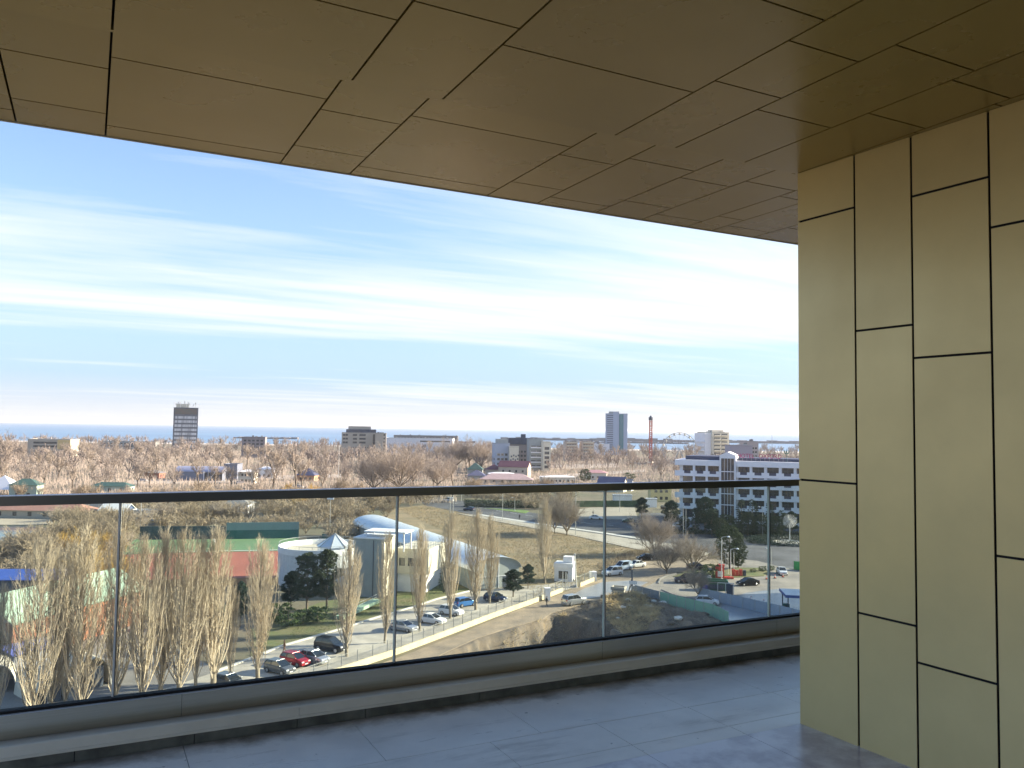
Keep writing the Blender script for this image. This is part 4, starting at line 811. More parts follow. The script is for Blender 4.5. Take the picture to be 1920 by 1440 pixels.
# ================================================================ TREES
class TB:
    """fast collector of tapering limbs (n-sided) and pointed twigs (3 faces)"""
    def __init__(s): s.v = []; s.f = []; s.n = 0
    def limb(s, p0, p1, r0, r1, n=4):
        d = p1-p0; l = np.linalg.norm(d)+1e-9; d = d/l; a = np.cross(d, (0,0,1.0)) if abs(d[2]) < .95 else np.cross(d, (1.0,0,0)); a /= np.linalg.norm(a); b = np.cross(d, a)
        o = s.n
        for p, r in ((p0, r0), (p1, r1)):
            for i in range(n):
                t = 2*math.pi*i/n; s.v.append(tuple(p+(a*math.cos(t)+b*math.sin(t))*r))
        s.f += [(o+i, o+(i+1) % n, o+n+(i+1) % n, o+n+i) for i in range(n)]; s.n += 2*n
    def twig(s, p0, p1, r):
        d = p1-p0; a = np.cross(d, (0.3,0.5,1.0)); a = a/(np.linalg.norm(a)+1e-9)*r; b = np.cross(d, a); b = b/(np.linalg.norm(b)+1e-9)*r; o = s.n
        s.v += [tuple(p0+a), tuple(p0-a*.5+b*.87), tuple(p0-a*.5-b*.87), tuple(p1)]; s.f += [(o,o+1,o+3), (o+1,o+2,o+3), (o+2,o,o+3)]; s.n += 4
    def mesh(s, name, m, smooth=False):
        me = bpy.data.meshes.new(name); me.from_pydata(s.v, [], s.f)
        me.materials.append(m)
        if smooth: me.polygons.foreach_set('use_smooth', [True]*len(s.f))
        me.update(); return me
def unit(v): return v/(np.linalg.norm(v)+1e-9)
def poplar(seed, H, W, nb=112, tw=38, r_tw=0.0095, lean=0.0):
    g = np.random.default_rng(seed); T = TB(); C = TB()
    ph = g.uniform(0, 6)
    cen = lambda z: np.array([lean*z+0.12*math.sin(z*.6+ph), 0.10*math.sin(z*.5+ph*2), z])
    zs = np.linspace(0, H*0.93, 14)
    for a, b in zip(zs[:-1], zs[1:]): T.limb(cen(a), cen(b), 0.17*(1-a/H)**1.1+.015, 0.17*(1-b/H)**1.1+.015, 6)
    nstem = 2+int(g.integers(0, 3))
    starts = []
    for k in range(nb):
        z0 = H*(0.045+0.80*(k/nb)**1.15); a = g.uniform(0, 2*math.pi)
        env = W/2*math.sin(math.pi*min(1, ((z0/H)+.16))**0.85)**0.6
        Lb = (H-z0)*g.uniform(.30, .62)*(1.15 if z0 < H*.3 else 1)+1.0; Lb = min(Lb, H*0.99-z0)
        rad = env*g.uniform(.30, 1.0)**.8
        base = cen(z0); dr = np.array([math.cos(a), math.sin(a), 0]); pts = []
        for q in range(6):
            t = q/5; off = rad*(t**0.55)*(1-0.25*t*t); p = base+dr*off+np.array([0, 0, Lb*t])+g.normal(0, .05, 3)*(q > 0); pts.append(p)
        r0 = 0.034*(1-z0/H)+.013
        for q in range(5): (T if q < 2 and k % 5 == 0 else C).limb(pts[q], pts[q+1], r0*(1-q/5.5), r0*(1-(q+1)/5.5), 3)
        for j in range(tw):
            t = g.uniform(.08, 1.0); q = min(4, int(t*5)); fq = t*5-q; p = pts[q]*(1-fq)+pts[q+1]*fq
            th = g.uniform(0, 2*math.pi); sp = g.uniform(.10, .42); d = unit(np.array([math.cos(th)*sp, math.sin(th)*sp, 1.0])+dr*.12); ln = g.uniform(.5, 1.5)*(1-.35*t)
            e = p+d*ln; C.twig(p, e, r_tw)
            if j % 2 == 0:
                m_ = p+d*ln*.45; d2 = unit(d+g.normal(0, .35, 3)); C.twig(m_, m_+d2*ln*.5, r_tw*.7)
    return T, C
def roundtree(seed, H, Rr, trunk_h=.22, limbs=5, sub=(5, 5, 5), up=.6, r_tw=.02, rough=.25, lean=0.0, droop=0.0):
    g = np.random.default_rng(seed); T = TB(); C = TB()
    th = H*trunk_h; top = np.array([lean*th*.7, 0, th]); T.limb(np.array([0,0,-.3]), top, .022*H+.03, .017*H+.02, 7)
    def grow(p, d, ln, r, lvl, tgt):
        n_ = 3; pts = [p]; q = p; dd = d
        for i in range(n_):
            dd = unit(dd+g.normal(0, rough*.5, 3)+np.array([0, 0, .10-droop*lvl*.1])); q = q+dd*ln/n_; pts.append(q)
        for i in range(n_):
            (T if lvl == 0 else C).limb(pts[i], pts[i+1], r*(1-.2*i), r*(1-.2*(i+1)), 5 if lvl == 0 else 3)
        if lvl >= len(sub)-1:
            for j in range(sub[-1]):
                t = g.uniform(.15, 1)*n_; i = min(n_-1, int(t)); pp = pts[i]+(pts[i+1]-pts[i])*(t-i); d2 = unit(dd+g.normal(0, .55, 3)); l2 = ln*g.uniform(.4, .8); e = pp+d2*l2
                C.twig(pp, e, r_tw)
                for _ in range(2): f_ = g.uniform(.25, .8); d3 = unit(d2+g.normal(0, .6, 3)); C.twig(pp+d2*l2*f_, pp+d2*l2*f_+d3*l2*.5, r_tw*.75)
            return
        for j in range(sub[lvl]):
            t = g.uniform(.25, 1)*n_; i = min(n_-1, int(t)); pp = pts[i]+(pts[i+1]-pts[i])*(t-i)
            d2 = unit(dd+unit(g.normal(0, 1, 3))*(.75)+np.array([0, 0, .15*up-droop*.2])); grow(pp, d2, ln*g.uniform(.55, .75), max(r*.5, r_tw), lvl+1, tgt)
    for k in range(limbs):
        a = 2*math.pi*k/limbs+g.uniform(-.4, .4); el = g.uniform(.55, 1.3)*up
        d = unit(np.array([math.cos(a), math.sin(a), el*1.4])); ln = (H-th)*.52/ max(.5, (d[2]*.8+.35)) * (Rr/(H*.42))**.3
        grow(top-np.array([0, 0, g.uniform(0, th*.25)]), d, ln*g.uniform(.8, 1.05), .011*H+.02, 0, None)
    # rescale crown to the wanted height/radius
    vs_ = np.array(C.v); mz = vs_[:, 2].max(); mr = np.percentile(np.hypot(vs_[:, 0], vs_[:, 1]), 97)
    sx, sz = Rr/mr, H/mz
    for X in (T, C):
        a = np.array(X.v); a[:, :2] *= sx; a[:, 2] *= np.where(a[:, 2] > 0, sz, 1); X.v = [tuple(p) for p in a]
    return T, C
def conifer(seed, H, Rr, style='pine', n_cl=260):
    g = np.random.default_rng(seed); T = TB(); C = TB()
    T.limb(np.array([0,0,-.3]), np.array([g.uniform(-.2,.2),0,H*.9]), .018*H+.06, .04, 6)
    for k in range(n_cl):
        u_ = g.uniform(0, 1)
        if style == 'pine': z = H*(.28+.72*u_); env = Rr*(math.sin(math.pi*min(1, (.18+.80*u_)))**.6)*(.75+.25*math.sin(u_*17+seed))
        elif style == 'cypress': z = H*(.06+.94*u_); env = Rr*(math.sin(math.pi*(.12+.86*u_))**.5)
        else: z = H*(.10+.90*u_); env = Rr*(1-(2*u_-1)**2*.9)**.5
        a = g.uniform(0, 2*math.pi); rr_ = env*g.uniform(.35, 1)**.6; c = np.array([rr_*math.cos(a), rr_*math.sin(a), z])
        if style == 'pine' and k % 6 == 0: T.limb(np.array([0, 0, max(.5, z-rr_*.4)]), c, .07, .03, 4)
        s_ = g.uniform(.28, .62)*(Rr/2.5)**.5
        for j in range(34):
            d = unit(g.normal(0, 1, 3)); d[2] = abs(d[2])*.8-.25; p = c+d*s_*g.uniform(.1, 1)*np.array([1, 1, .6]); q = unit(g.normal(0, 1, 3)+np.array([0,0,.6]))*g.uniform(.10, .24)*(Rr/2.5)**.4; r_ = unit(np.cross(q, g.normal(0, 1, 3)))*np.linalg.norm(q)*.42
            o = C.n; C.v += [tuple(p), tuple(p+q+r_), tuple(p+q-r_)]; C.f.append((o, o+1, o+2)); C.n += 3
    return T, C
m_bark = mat('bark', (0.16, 0.125, 0.09), 0.95, var=.2, scale=2, objrand=.2)
m_pbark = mat('poplar_bark', (0.25, 0.21, 0.155), 0.95, var=.2, scale=1.5, objrand=.1)
m_ptwig = mat('poplar_twigs', (0.52, 0.435, 0.32), 0.95, var=.14, scale=.35, objrand=.08)
m_twig = mat('tan_twigs', (0.38, 0.315, 0.25), 0.95, var=.14, scale=.3, objrand=.14)
m_ptw2 = mat('pinkish_twigs', (0.33, 0.275, 0.23), 0.95, var=.14, scale=.25, objrand=.16)
m_gold = mat('golden_twigs', (0.52, 0.34, 0.09), 0.95, var=.15, scale=.3, objrand=.08)
m_olive = mat('olive_twigs', (0.33, 0.265, 0.185), 0.95, var=.2, scale=.3, objrand=.15)
m_pine = mat('pine_needles', (0.055, 0.075, 0.035), 0.9, var=.35, scale=.8, objrand=.12)
m_pine2 = mat('dark_needles', (0.030, 0.055, 0.034), 0.9, var=.3, scale=.8, objrand=.12)
m_shrub = mat('shrub_leaves', (0.07, 0.11, 0.035), 0.9, var=.3, scale=1, objrand=.1)
PROTO = {}
def tproto(key, pair, mt, mc, parts=True):
    T, C = pair
    PROTO[key] = (T.mesh(key+'_trunk', mt, True), C.mesh(key+'_crown', mc), parts)
def tree(key, x, y, z, s, rz, name, label, cat='tree', group=None, sz=1.0, crown='crown', trunk='trunk'):
    tm, cm, parts = PROTO[key]
    t = thing(name, label, cat, (x, y, z), rz, group); t.scale = (s, s, s*sz)
    a = bpy.data.objects.new(trunk, tm); b = bpy.data.objects.new(crown, cm)
    for o in (a, b): COL.objects.link(o); o.parent = t
    return t
for i, (H_, W_) in enumerate(((16.2, 3.9), (15.6, 4.3), (17.0, 4.6), (15.0, 3.7))): tproto('poplar%d' % i, poplar(11+i, H_, W_), m_pbark, m_ptwig)
# poplar rows: crown-top pixel and base pixel fix place and height
pop = [(-6,1345,1100,.9,'cut off at the frame edge'),(62,1372,1022,1.1,'first full poplar beside the small cream tent'),(96,1345,1035,.9,'leaning against the first full one'),(146,1352,1000,1.15,'before the brick wall of long shed'),(214,1335,1003,1.05,'in front of the long shed roof end'),(262,1330,1012,1.0,'between the long shed end and the drive'),(120,1338,1016,.8,'thin, before the sunlit shed roof'),(300,1312,1000,.95,'left of the broad pair before running track'),(368,1296,1008,.8,'slim, squeezed between the two broad ones'),(432,1284,1092,.55,'short young one at the bend of drive'),
       (338,1312,998,1.12,'in front of the red running track'),(396,1296,994,1.15,'broad, at the bend of the drive'),(484,1277,1014,1.08,'just before the dark two headed pine'),(650,1231,1016,1.0,'in front of the round building'),(722,1206,1000,.82,'in front of the grey and cream block'),
       (786,1184,990,.95,'in front of the cream terrace wing'),(842,1160,962,.95,'before the middle of the barrel roof'),(892,1144,958,1.0,'forked, before the hall roof beside the blue car'),(919,1132,968,.9,'before the near gable of the hall'),(1020,1094,938,.98,'alone beside the white gate hut')]
for i, (px, py, ty, wf, where) in enumerate(pop):
    p = G(px, py); D = p.y; Hh = (py-ty)/F*D*1.01
    H0 = (16.2, 15.6, 17.0, 15.0)[i % 4]; s = Hh/H0
    t = tree('poplar%d' % (i % 4), p.x, p.y, GZ, 1, random.uniform(0, 6), 'poplar', 'bare columnar poplar with tan upright twigs, '+where, 'poplar', 'poplars along the drive'); t.scale = (wf*s*1.28, wf*s*1.28, s)
tproto('oak0', roundtree(31, 10, 6.0, .14, 9, (8, 6, 8), up=.75, r_tw=.016), m_bark, m_twig)
tproto('oak1', roundtree(32, 10, 5.2, .10, 9, (8, 6, 8), up=.9, r_tw=.016), m_bark, m_ptw2)
tproto('willow', roundtree(33, 9, 4.0, .2, 6, (6, 5, 7), up=.8, r_tw=.022, droop=.5), m_bark, m_gold)
# mid / far trees, lighter
for i in range(4): tproto('far%d' % i, roundtree(50+i, 12, (3.9, 4.6, 3.4, 4.2)[i], (.30, .24, .34, .2)[i], (4, 5, 4, 6)[i], (5, 4, 5), up=(1.1, .8, 1.3, .9)[i], r_tw=.055, lean=(.1, -.15, .25, 0)[i]), m_bark, m_ptw2 if i % 2 else m_twig)
for i in range(3): tproto('brush%d' % i, roundtree(70+i, 8, (3.8, 4.4, 3.4)[i], .08, 7, (5, 4, 6), up=.9, r_tw=.035), m_bark, (m_olive, m_twig, m_olive)[i])
tproto('goldbrush', roundtree(77, 8, 4.0, .08, 7, (5, 4, 6), up=.9, r_tw=.035), m_bark, m_gold)
tproto('pine0', conifer(81, 10, 3.2, 'pine', 460), m_bark, m_pine); tproto('pine1', conifer(82, 9, 3.6, 'pine', 520), m_bark, m_pine2)
tproto('cypress', conifer(83, 9, 1.5, 'cypress', 200), m_bark, m_pine2); tproto('yew', conifer(84, 9, 3.3, 'round', 420), m_bark, m_pine)
tproto('shrub', conifer(85, 2.2, 1.8, 'round', 60), m_bark, m_shrub)
def T1(key, px, py, ty, H0, name, label, wf=1.0, group=None, cat='tree', rz=None):
    p = G(px, py); s = (py-ty)/F*p.y/H0
    t = tree(key, p.x, p.y, GZ, 1, random.uniform(0, 6) if rz is None else rz, name, label, cat, group); t.scale = (s*wf, s*wf, s); return t
T1('oak0', 1298, 1074, 990, 10, 'bare_tree', 'broad bare tree with many fine twigs at the yard kerb', 1.06)
T1('oak1', 1227, 1041, 948, 10, 'bare_tree', 'tall bare tree standing behind the row of parked cars', .95)
T1('oak0', 1309, 1122, 1050, 10, 'bare_tree', 'small bare tree with dark trunk above the silver hatchback', .72)
T1('oak1', 1250, 1076, 1000, 10, 'bare_tree', 'low bare tree left of the broad one at the yard kerb', .85)
T1('oak1', 1063, 1004, 915, 10, 'bare_tree', 'brown bare tree with dark trunk between meadow and main road', .85)
T1('oak0', 1040, 1000, 925, 10, 'bare_tree', 'twiggy bare tree just behind the lone poplar', .7)
T1('willow', 168, 1150, 1012, 9, 'willow', 'golden yellow bare willow behind the left poplars', .9)
T1('willow', 232, 1150, 1030, 9, 'willow', 'smaller golden willow right of the first, behind poplars', .8)
T1('pine0', 575, 1150, 1040, 10, 'pine', 'dark green pine with open crown beside the round building', 1.0)
T1('pine0', 612, 1152, 1034, 10, 'pine', 'taller dark pine touching the first near the round building', .8)
T1('pine1', 545, 1145, 1075, 9, 'pine', 'low dark pine at the shaded side of the pair', .8)
T1('pine1', 450, 1175, 1094, 9, 'pine', 'dark evergreen under the end of the running track', .6)
T1('pine1', 962, 1120, 1070, 9, 'pine', 'low spreading pine beside the near gable of the hall', 1.15)
T1('pine1', 990, 1104, 1060, 9, 'pine', 'dark pine right of the hall gable by the fence', .9)
T1('cypress', 832, 1112, 1055, 9, 'cypress', 'dark green column shaped evergreen beside the terrace wing', 1.1)
T1('pine1', 1203, 972, 934, 9, 'pine', 'dark spreading pine left of the hotel', 1.0)
T1('pine1', 1259, 992, 940, 9, 'pine', 'dark pine at the near corner of the hotel', .95)
T1('pine1', 1322, 1000, 934, 9, 'pine', 'wide dark pine in front of the hotel balconies', 1.05)
T1('cypress', 1303, 998, 962, 9, 'cypress', 'short cone shaped evergreen before the wide pine', 1.3)
T1('cypress', 1390, 1000, 938, 9, 'cypress', 'tall dark cypress right of the hotel stair tower', 1.0)
T1('cypress', 1411, 1002, 938, 9, 'cypress', 'second tall dark cypress from the stair tower', 1.15)
T1('cypress', 1443, 1004, 942, 9, 'cypress', 'third tall cypress, behind the glass seam', .9)
T1('cypress', 1466, 1006, 958, 9, 'cypress', 'shorter cypress behind the dandelion fountain', 1.3)
T1('yew', 1362, 1003, 966, 9, 'yew', 'low dark round evergreen before the stair tower', 1.5)
T1('yew', 1368, 1066, 986, 9, 'yew', 'large round green tree behind the yard street lamps', .92)
T1('yew', 1384, 1066, 1012, 9, 'yew', 'lower green tree merging with the right side of big one', .85)
T1('yew', 1097, 905, 880, 9, 'conifer', 'round dark conifer beside the long white shop row', 1.3)
T1('pine1', 118, 850, 838, 9, 'pine', 'far dark pine below the white and yellow building', 1.3)
for (px, py, w_, lb) in [(540,1176,1.2,'green shrub before the pine pair'),(568,1170,1.0,'second green shrub before the pine pair'),(595,1166,1.1,'green shrub nearest the ramp'),(520,1165,1.3,'green shrub at the shaded lawn edge'),(1336,1083,1.3,'dark shrub left of the red sculpture'),(1312,1088,1.0,'low shrub under the small bare tree'),(1430,1072,.55,'small round shrub on the bright lawn'),(1412,1074,.4,'tiny shrub on the bright lawn'),(1446,1070,.5,'small shrub at the lawn corner'),(1180,900,2.0,'dark shrub by the slate gable house'),(745,938,1.6,'dark shrub at the start of the meadow')]:
    p = G(px, py); tree('shrub', p.x, p.y, GZ, w_, random.uniform(0, 6), 'shrub', lb, 'shrub')
for (px, py, ty, key_, lb) in [(1335,1006,958,'pine1','dark pine between wide pine and stair tower'),(1350,1008,972,'yew','low dark bushy evergreen below the stair tower'),(1402,1004,962,'yew','dark bush between the two cypresses'),(1428,1006,966,'yew','dark bush right of the second cypress'),(1455,1006,968,'yew','dark bush behind the fountain pole'),(1283,994,968,'yew','dark bush at the hotel corner lamp pair'),(1484,1004,960,'pine1','dark pine behind the fountain at the wall edge')]:
    T1(key_, px, py, ty, 9, 'evergreen', lb, 1.15 if key_ == 'yew' else .9)
# roundabout planting ring
m_hedge = m_pine2
hg = TB(); g_ = np.random.default_rng(5); c0 = G(1474, 1018)
for k in range(9000):
    a = g_.uniform(0, 2*math.pi); rr_ = g_.uniform(.55, 1)*1.0; p = np.array([rr_*11*math.cos(a), rr_*8*math.sin(a), g_.uniform(0, 1)**1.2*1.5]); q = unit(g_.normal(0, 1, 3))*.22; r_ = unit(np.cross(q, g_.normal(0, 1, 3)))*.12
    o = hg.n; hg.v += [tuple(p), tuple(p+q+r_), tuple(p+q-r_)]; hg.f.append((o, o+1, o+2)); hg.n += 3
ho = bpy.data.objects.new('hedge', hg.mesh('hedge', m_pine2)); COL.objects.link(ho); ho.location = (c0.x, c0.y, GZ); tag(ho, 'dark clipped planting ring on the roundabout', 'hedge', kind='stuff')
hgb = TB()
for (x0, x1, yy) in ((870, 1010, 950), (1200, 1500, 1000.0)):
    A, B = G(x0, yy), G(x1, yy+(2 if x0 < 1000 else 4))
    for k in range(7000 if x0 < 1000 else 6000):
        f_ = g_.uniform(0, 1); P_ = A+(B-A)*f_; p = np.array([P_.x, P_.y+g_.uniform(-1.2, 1.2)*(2 if x0 < 1000 else 1), GZ+g_.uniform(0, 1)**1.3*(2.6 if x0 < 1000 else 1.2)]); q = unit(g_.normal(0, 1, 3))*.3; r_ = unit(np.cross(q, g_.normal(0, 1, 3)))*.16
        o = hgb.n; hgb.v += [tuple(p), tuple(p+q+r_), tuple(p+q-r_)]; hgb.f.append((o, o+1, o+2)); hgb.n += 3
ho = bpy.data.objects.new('hedge', hgb.mesh('hedge', m_pine2)); COL.objects.link(ho); tag(ho, 'dark low hedges along the main road and hotel car park', 'hedge', kind='stuff')
# ---- brush belt below the handrail (between lake, pitch and hall) and individual far trees
ORD = ['first','second','third','fourth','fifth','sixth','seventh','eighth','ninth','tenth','eleventh','twelfth','thirteenth','fourteenth','fifteenth','sixteenth','seventeenth','eighteenth','nineteenth','twentieth']
def belts(rows, zones, group, name='bare_tree'):
    pass
jobs = []   # (px, py, key, height, zone text)
def clear_of(px, py, boxes):
    return all(not (a < px < b and c < py < d) for a, b, c, d in boxes)
no = [(325,425,888,912),(480,520,888,905),(560,600,884,900),(880,1035,876,912),(1020,1200,880,915),(1222,1262,930,960),(-60,96,968,1035),(440,470,890,905),(150,300,960,985),(780,1100,946,1010),(780,870,925,946),(1195,1500,925,1060),(1076,1200,935,985)]
rs = random.Random(21)
rowsF = [  # base py, x0, x1, count, height range, keys, wording
    (852, -10, 1500, 30, (12, 16), 'far', 'far skyline row'), (861, -15, 1260, 34, (11, 15), 'far', 'back row'), (871, -15, 1255, 34, (11, 15), 'far', 'middle row'),
    (884, -15, 1250, 32, (10, 15), 'far', 'third bare row'), (899, -15, 1250, 26, (10, 14.5), 'far', 'near row above handrail'), (916, -15, 870, 22, (9.5, 14), 'far', 'front row above handrail'),
    (938, 20, 860, 17, (7, 10), 'brush', 'row just under handrail'), (958, 100, 800, 17, (6.5, 9), 'brush', 'thicket behind sports pitch'), (976, 250, 740, 15, (6, 8.5), 'brush', 'thicket at screen wall'), (1000, 470, 690, 7, (4.5, 6.5), 'brush', 'thicket beside hall'),
    (996, 100, 270, 8, (6, 8), 'brush', 'thicket at lake shore'), (1030, -10, 230, 10, (7, 9), 'brush', 'lakeside thicket'), (1062, 20, 235, 9, (7, 9), 'brush', 'thicket behind blue shed'), (930, 870, 1060, 9, (7, 10), 'brush', 'row behind main road')]
marks = [(-20,45,'sail canopy'),(45,150,'yellow beach building'),(150,300,'blue grey building'),(300,400,'dark tower'),(400,520,'grey brick block'),(520,620,'orange villa'),(620,740,'twin roof masts'),(740,880,'white seafront hall'),(880,960,'pink roofed house'),(960,1060,'maroon roofed house'),(1060,1140,'peach apartment blocks'),(1140,1200,'blue tower'),(1200,1250,'red ride tower'),(1250,1320,'big wheel'),(1320,1400,'seaside hotel'),(1400,1520,'radio mast')]
cnt = {}
for ri, (py0, x0, x1, n_, hr, kind_, word) in enumerate(rowsF):
    for i in range(n_):
        px = x0+(x1-x0)*(i+.5)/n_+rs.uniform(-.42, .42)*(x1-x0)/n_; py = py0+rs.uniform(-4, 4)*(1 if py0 < 900 else 1.6)
        if not clear_of(px, py, no) and not (kind_ == 'far' and py0 < 865): continue
        mk = next((m_[2] for m_ in marks if m_[0] <= px < m_[1]), 'frame edge')
        jobs.append((mk, ri, px, py, kind_, rs.uniform(*hr)*(1.18 if kind_ == 'far' else 1.05), word))
jobs.sort(key=lambda j: (j[0], j[1], j[2]))
for (mk, ri, px, py, kind_, Hh, word) in jobs:
    k_ = (mk, ri); cnt[k_] = cnt.get(k_, 0)+1
    p = G(px, py); v_ = rs.randrange(4) if kind_ == 'far' else rs.randrange(3); H0 = 12 if kind_ == 'far' else 8
    key = ('far%d' if kind_ == 'far' else 'brush%d') % v_
    gold = kind_ == 'brush' and ((520 < px < 590 and 930 < py < 970) or (120 < px < 215 and py > 1040)) ; 
    if gold: key = 'goldbrush'
    s = Hh/H0; wd_ = 'golden' if gold else ('pinkish' if key in ('far1', 'far3') else ('olive brown' if key in ('brush0', 'brush2') else 'tan'))
    lab = '%s tree, %s from left, %s, towards %s' % (wd_, ORD[min(19, cnt[k_]-1)], word, mk)
    t = tree(key, p.x, p.y, GZ, s*rs.uniform(.9, 1.1), rs.uniform(0, 6), 'bare_tree', lab, 'tree', 'bare trees across the park')
# named bigger trees above the rail
T1('oak0', 748, 925, 814, 10, 'bare_tree', 'largest rounded bare tree, centre of the view above the handrail', 1.0)
T1('oak0', 700, 925, 832, 10, 'bare_tree', 'big bare tree touching the left side of the largest one', .9)
T1('oak0', 856, 880, 812, 10, 'bare_tree', 'tall bare tree in the clump left of white block, left member', 1.0)
T1('oak0', 902, 882, 814, 10, 'bare_tree', 'tall bare tree in the clump left of white block, right member', .8)
T1('oak0', 820, 915, 850, 10, 'bare_tree', 'rounded bare tree right of the largest one above the handrail', .9)
T1('far1', 880, 880, 812, 12, 'bare_tree', 'tall dense bare tree left of the white and blue block', 1.3)
T1('far0', 512, 918, 826, 12, 'bare_tree', 'tall bare tree with bare forked trunk before the villa', .8)
T1('far2', 556, 920, 820, 12, 'bare_tree', 'tall leaning bare tree left of the orange villa', .8)
T1('far3', 4, 905, 800, 12, 'bare_tree', 'tallest bare tree at the frame edge above the handrail', .8)
T1('far1', 1185, 885, 838, 12, 'bare_tree', 'dark branched bare tree just below the blue tower', .9)
T1('far2', 1295, 890, 830, 12, 'bare_tree', 'pale bare tree in front of the big wheel', 1.1)
T1('goldbrush', 542, 922, 902, 8, 'bare_tree', 'small golden bare tree above the handrail beside leaning trunks', 1.1)
# distant wood that reads as one mass: many light trees in one mesh
wd = TB(); g_ = np.random.default_rng(99)
lite = [roundtree(90+i, 11, 3.6, .2, 4, (3, 3), up=1.0, r_tw=.16)for i in range(4)]
lv = []
for T_, C_ in lite:
    vv_ = np.array(T_.v+C_.v); ff_ = [tuple(f) for f in T_.f]+[tuple(i+T_.n for i in f) for f in C_.f]; lv.append((vv_, ff_))
for k in range(1000):
    D = g_.uniform(440, 1230)
    px = g_.uniform(-60, 1560); x, y = AT(px, D)
    if abs(px-350) < 26 and 960 < D < 1040: continue
    if abs(px-1157) < 30 and 960 < D < 1040: continue
    if D < 560 and (320 < px < 455 or 855 < px < 1260 or 470 < px < 610): continue
    if D < 820 and 440 < D and any(abs(px-q) < r_ and abs(D-d_) < 22 for q, r_, d_ in ((96,45,708),(478,25,768),(680,55,808),(1094,40,806),(1352,40,772),(950,90,600),(1007,40,600),(1410,20,646),(1275,25,760))): continue
    a = g_.uniform(0, 6.28); s = g_.uniform(.85, 1.45); ca, sa = math.cos(a)*s, math.sin(a)*s; vv_, ff_ = lv[k % 4]
    nvv = np.stack([vv_[:, 0]*ca-vv_[:, 1]*sa+x, vv_[:, 0]*sa+vv_[:, 1]*ca+y, vv_[:, 2]*s+GZ], 1)
    wd.v += [tuple(p) for p in nvv]; wd.f += [tuple(i+wd.n for i in f) for f in ff_]; wd.n += len(nvv)
m_wood = mat('wood_mass', (0.37, 0.30, 0.25), 0.95, col2=(0.23, 0.19, 0.165), scale=0.045, detail=3, lo=.42, hi=.58)
wo = bpy.data.objects.new('woodland', wd.mesh('woodland', m_wood)); COL.objects.link(wo); tag(wo, 'far pinkish bare wood between the park and the sea', 'wood', kind='stuff')
tk = TB(); lite2 = []
for i in range(3):
    T_, C_ = roundtree(190+i, 5.2, 3.4, .06, 6, (4, 4), up=.9, r_tw=.055); vv_ = np.array(T_.v+C_.v); lite2.append((vv_, [tuple(f) for f in T_.f]+[tuple(q+T_.n for q in f) for f in C_.f]))
zones = [((90,936),(860,930),(800,948),(740,955),(690,985),(560,1003),(430,1000),(270,1004),(150,1000),(100,984)), ((0,1036),(90,1030),(110,1000),(262,1006),(225,1040),(200,1100),(-20,1104),(-60,1040)), ((860,928),(1075,918),(1078,955),(1000,956),(900,942)), ((620,1005),(668,1000),(660,1030),(600,1012))]
for zi, zn in enumerate(zones):
    poly = [P2(*p) for p in zn]; xs = [p[0] for p in poly]; ys = [p[1] for p in poly]; X = g_.uniform(min(xs), max(xs), 3000); Y = g_.uniform(min(ys), max(ys), 3000); ok = inside(poly, X, Y); X = X[ok]; Y = Y[ok]; n_ = (330, 120, 90, 12)[zi]
    for x, y in list(zip(X, Y))[:n_]:
        if abs(x+162) < 20 and abs(y-298) < 14: continue
        a = g_.uniform(0, 6.28); s = g_.uniform(.7, 1.2); ca, sa = math.cos(a)*s, math.sin(a)*s; vv_, ff_ = lite2[int(g_.integers(0, 3))]
        nvv = np.stack([vv_[:, 0]*ca-vv_[:, 1]*sa+x, vv_[:, 0]*sa+vv_[:, 1]*ca+y, vv_[:, 2]*s+GZ], 1)
        tk.v += [tuple(p) for p in nvv]; tk.f += [tuple(i+tk.n for i in f) for f in ff_]; tk.n += len(nvv)
to_ = bpy.data.objects.new('thicket', tk.mesh('thicket', m_olive)); COL.objects.link(to_); tag(to_, 'dense olive brown bare thicket below the handrail line', 'thicket', kind='stuff')
# low scrub under the park trees
sb = TB()
for k in range(42000):
    py = g_.uniform(0, 1); D = 330+600*py**1.3; px = g_.uniform(-40, 1290); x, y = AT(px, D)
    if 860 < px < 1260 and D < 420: continue
    p = np.array([x, y, GZ]); h_ = g_.uniform(.6, 2.4)*(1+D/900); sb.twig(p, p+np.array([g_.normal(0, .5), g_.normal(0, .5), h_]), .10+D/9000)
so_ = bpy.data.objects.new('scrub', sb.mesh('scrub', m_ptw2)); COL.objects.link(so_); tag(so_, 'thin dry scrub on the ground under the park trees', 'scrub', kind='stuff')
